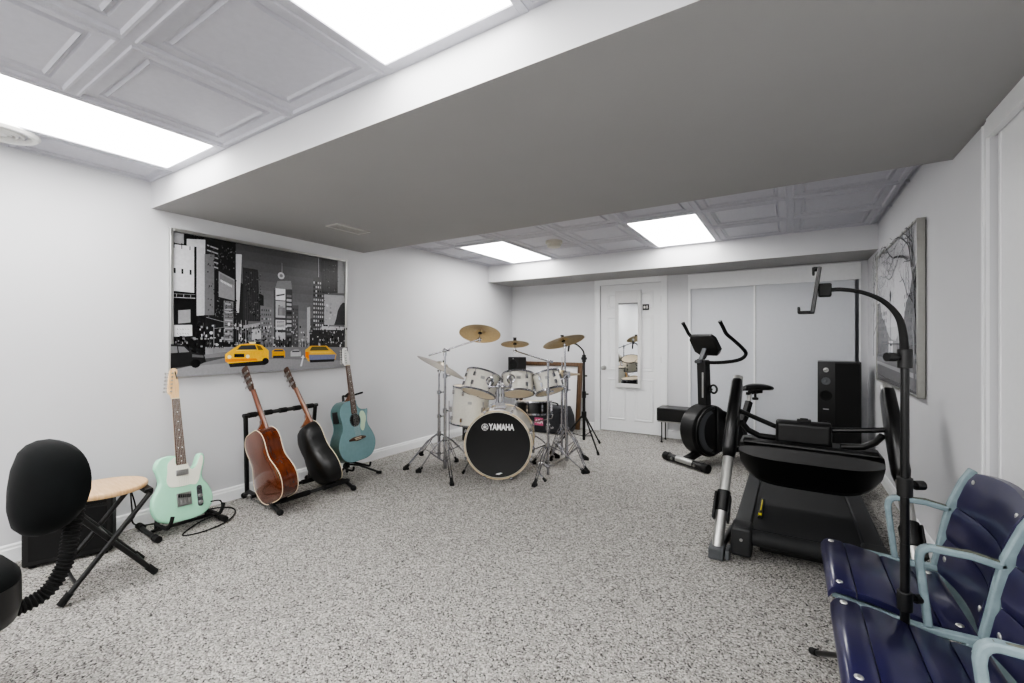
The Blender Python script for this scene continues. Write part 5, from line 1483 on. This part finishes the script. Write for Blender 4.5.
# --------------------------------------------------------------- tablet stand
t = thing('tablet_stand', 'tall black floor stand with curved gooseneck and empty tablet clamp', 'stand', (.2656, 1.5978, 0))
RG = Vector((.848, .530, 0))
p = MB(); p.tube([(0,0,.05),(0,0,.62)], .0108, 16); p.tube([(0,0,.60),(0,0,1.13)], .0100, 16); obj('pole', p, BLKS, t)
for z, s in ((.465, 1), (.775, 1), (1.125, -1)):
    c = MB(); c.tube([(0,0,z-.026),(0,0,z+.026)], .0175, 16); co = obj('clamp', c, BLKP, t, bevel=.002)
    c = MB(); c.tube([Vector((0,0,z+.004)), RG*s*.035+Vector((0,0,z+.004))], .007, 10); c.tube([RG*s*.028+Vector((0,0,z+.004)), RG*s*.05+Vector((0,0,z+.004))], .0125, 12); obj('knob', c, BLKP, co)
c = MB(); c.tube([(0,0,.255),(0,0,.31)], .0145, 16); obj('hub', c, BLKP, t)
for f_ in ((-.192,.405,.012), (.08,.34,.012), (.02,-.36,.012), (-.30,-.13,.012)):
    q = Vector(f_); d = Vector((q.x, q.y, 0)).normalized()
    l = obj('leg', MB().tube([d*.015+Vector((0,0,.285)), q], .0095, 10), BLKS, t)
    obj('rubber_foot', MB().tube([q*.94+Vector((0,0,.018)), q+d*.01], .0125, 10), RUB, l)
gn = catmull([Vector((0,0,1.13)), Vector((0,0,1.20))-RG*.006, Vector((0,0,1.245))-RG*.022, Vector((0,0,1.283))-RG*.062, Vector((0,0,1.305))-RG*.115, Vector((0,0,1.313))-RG*.17, Vector((0,0,1.312))-RG*.206], 8)
obj('gooseneck', MB().tube(gn, [.0105-.0050*min(1, i/(len(gn)*.6)) for i in range(len(gn))], 12), RUB, t)
h0 = gn[-1]; RG = Vector((.999, -.045, 0))
c = MB(); c.box(h0-RG*.010, (.030, .03, .036), Matrix((RG, Vector((-RG.y, RG.x, 0)), UPV)).transposed()); obj('clamp_joint', c, RUB, t, bevel=.004)
tl = (UPV*.99+RG*.13).normalized(); hc = h0-RG*.030
FW = Vector((-RG.y, RG.x, 0)); no = tl.cross(FW)
c = MB(); Rm = Matrix((no, FW, tl)).transposed()
c.box(hc, (.010, .055, .125), Rm); hol = obj('tablet_holder', c, BLKS, t, bevel=.002)
for s in (-1, 1):
    e = hc+tl*s*.060; dr_ = -RG if s < 0 else -RG
    c = MB(); c.box(e+dr_*(.006 if s > 0 else .014), (.018 if s > 0 else .036, .05, .007), Matrix((RG, FW, UPV)).transposed()); c.box(e+dr_*(.014 if s > 0 else .032)+UPV*(-s*.006), (.006, .05, .018), Matrix((RG, FW, UPV)).transposed())
    obj('jaw', c, RUB, hol, bevel=.002)

# -------------------------------------------------------------- stadium seats
NAVY = mat('navy_plastic', (.115,.105,.245), .30, var=.12, scale=18, coat=.25)
IRON = mat('pale_blue_iron', (.48,.55,.57), .5, var=.14, scale=25, bump=.25, bscale=90)
WORN = mat('worn_iron', (.36,.37,.33), .65, var=.4, scale=60, bump=.3, bscale=120)
BOLT = mat('bolt_steel', (.82,.82,.80), .3, .9)
YS = (2.08, 1.622, 1.164, .706)
XZ = lambda u, v, w: (u, w, v)
def arc(cx, cz, r, a0, a1, n=5): return [(cx+r*math.cos(math.radians(a0+(a1-a0)*k/n)), cz+r*math.sin(math.radians(a0+(a1-a0)*k/n))) for k in range(n+1)]
SG = 'row of blue stadium seats along the right wall'
def standard(y, label):
    t = thing('seat_standard', label, 'armrest', (.40, y, 0), 0, 'cast iron armrest standards of the stadium seats')
    O = Matrix.Translation((-.40, 0, 0))
    hw = .0125
    m = MB(O)
    # armrest loop: front post, arm top, back strut, bottom rail
    m.ribbon([(.318,.400),(.299,.575)]+arc(.325,.588,.025,180,95)+[(.40,.611),(.452,.600),(.468,.604)], .018, -hw, hw, XZ)
    m.ribbon([(.520,.742),(.497,.700),(.468,.615),(.452,.545),(.438,.47),(.425,.400)], [.024,.024,.028,.024,.022,.022], -hw, hw, XZ)
    m.ribbon([(.118,.408),(.20,.397),(.318,.390),(.44,.392)], .020, -hw*.9, hw*.9, XZ)
    m.ribbon([(.385,.372),(.46,.345),(.53,.22),(.56,.03)], .034, -hw, hw, XZ)
    m.ribbon([(.33,.372),(.30,.25),(.25,.03)], .034, -hw, hw, XZ)
    m.ribbon([(.27,.20),(.53,.20)], .026, -hw*.8, hw*.8, XZ)
    # bead along the edges
    fo = obj('casting', m, IRON, t, bevel=.005, seg=3)
    m = MB(O); m.ribbon([(.300,.60),(.318,.618),(.40,.6215),(.455,.609)], .006, -hw*.45, hw*.45, XZ); obj('worn_arm_top', m, WORN, t, bevel=.002, label='worn armrest top')
    for x in (.25, .56): obj('floor_plate', MB(O).bx(x-.035, x+.035, -.03, .03, 0, .03), IRON, t, bevel=.006)
    return t
lb = ['pale blue cast iron armrest farthest along the row, by the treadmill', 'pale blue cast iron armrest between the two blue seats', 'worn pale blue cast iron armrest at the bottom right corner']
for y, l in zip(YS[:3], lb): standard(y, l)
def slats(M, x0, x1, n, zf, th, y0, y1, gap=.004, name='slat', parent=None, curve=.0):
    pass
def seat(y0, y1, label):
    ym = (y0+y1)/2; hw = (y1-y0)/2-.036
    t = thing('stadium_seat', label, 'seat', (.30, ym, 0), 0, SG)
    O = Matrix.Translation((-.30, 0, 0))
    # seat: three wide slats with rolled edges, front one curving down
    zs = lambda x: .438-.145*(x-.10)+.005*math.sin((x-.10)*19)
    edges = [(.098,.166),(.169,.268),(.271,.350),(.353,.425)]
    for k, (a, b) in enumerate(edges):
        R = []
        nn = 7
        top = []
        for j in range(nn+1):
            u = j/nn; x = a+(b-a)*u
            r = .0035*(1-min(1, min(u, 1-u)*6))**2
            fr_ = -.020*max(0, 1-(x-.098)/.025)**2 if k == 0 else 0
            top.append((x, zs(x)-r+fr_))
        bot = [(x, z-.022) for x, z in reversed(top)]
        prof = top+bot
        for yy, dz in ((-hw, -.004), (-hw+.006, 0), (hw-.006, 0), (hw, -.004)):
            R.append([(x, yy, z+(dz if i < len(top) else 0)) for i, (x, z) in enumerate(prof)])
        so = obj('seat_slat', MB(O).rings(R), NAVY, t, angle=40)
        for s in (-1, 1):
            xb = (.128, 0, 0, .395)[k]
            if k in (0, 3): obj('bolt', MB(O).ball((xb, s*(hw-.028), zs(xb)+.0005), (.0095, .0095, .004), 14, 8), BOLT, so)
    # back: slats between the struts, following their rake
    def bp(v): # v along the strut from low to high
        zz = .39+v*(.738-.39); 
        xs_ = [(.36,.420),(.40,.425),(.47,.438),(.545,.452),(.615,.468),(.70,.497),(.752,.522)]
        for (z0, x0), (z1, x1) in zip(xs_, xs_[1:]):
            if zz <= z1+1e-6: return x0+(x1-x0)*(zz-z0)/(z1-z0), zz
        return xs_[-1][1], zz
    for k, (v0, v1) in enumerate(((.0,.335),(.345,.65),(.66,1.0))):
        R = []
        for yy in (-1, -.985, -.75, -.5, -.25, 0, .25, .5, .75, .985, 1):
            bow = .022*(1-yy*yy)
            crown = .018*(1-yy*yy) if k == 2 else 0
            pf = []
            for j in range(6):
                u = j/5; v = v0+(v1-v0)*u; x, z = bp(v); r = .006*(1-min(1, min(u, 1-u)*5))**2
                e = .003 if abs(yy) == 1 else 0
                pf.append((x+bow-.006+r+e, yy*hw, z+crown*u))
            bk = [(x+.018, y, z) for x, y, z in reversed(pf)]
            R.append(pf+bk)
        so = obj('back_slat', MB(O).rings(R), NAVY, t, angle=40)
        for s in (-1, 1):
            x, z = bp(v0+(v1-v0)*(.78 if k == 2 else .5)); yb = s*(hw-.03)
            if k != 1: obj('bolt', MB(O).ball((x+.022*(1-(yb/hw)**2)-.0055, yb, z), (.004, .010, .010), 14, 8), BOLT, so)
    # bearers under the seat and back
    m = MB(O)
    for s in (-1, 1):
        m.ribbon([(.11,.398),(.25,.378),(.41,.358)], .014, s*(hw-.028)-.010, s*(hw-.028)+.010, XZ)
    m.tube([(.36,-hw-.020,.352),(.36,hw+.020,.352)], .009, 10)
    obj('bearer', m, IRON, t)
    return t
seat(YS[1], YS[0], 'blue slatted stadium seat farther along, nearest the treadmill')
seat(YS[2], YS[1], 'nearest blue slatted stadium seat at the bottom right corner')

# ---------------------------------------------------------- camera and render look
cam = bpy.data.cameras.new('camera'); co = bpy.data.objects.new('camera', cam); COL.objects.link(co)
co.location = (0, 0, 1.17); co.rotation_euler = (PI/2, 0, math.radians(32))
cam.sensor_width = 36; cam.lens = 36*445/1024
cam.shift_y = .5/1024; cam.clip_start = .02
scene.camera = co
fl = bpy.data.lights.new('fill_lamp', 'AREA'); fl.shape = 'RECTANGLE'; fl.size = 2.0; fl.size_y = 1.4; fl.energy = 34; fl.color = (1, .985, .97)
fo = bpy.data.objects.new('fill_lamp', fl); COL.objects.link(fo)
fo.location = (-1.3, -2.2, 1.6); fo.rotation_euler = (math.radians(76), 0, 0)
w = bpy.data.worlds.new('world'); scene.world = w; w.use_nodes = True
w.node_tree.nodes['Background'].inputs[0].default_value = (.6, .62, .65, 1); w.node_tree.nodes['Background'].inputs[1].default_value = .3
scene.view_settings.view_transform = 'AgX'; scene.view_settings.look = 'AgX - Medium High Contrast'
scene.view_settings.exposure = .80
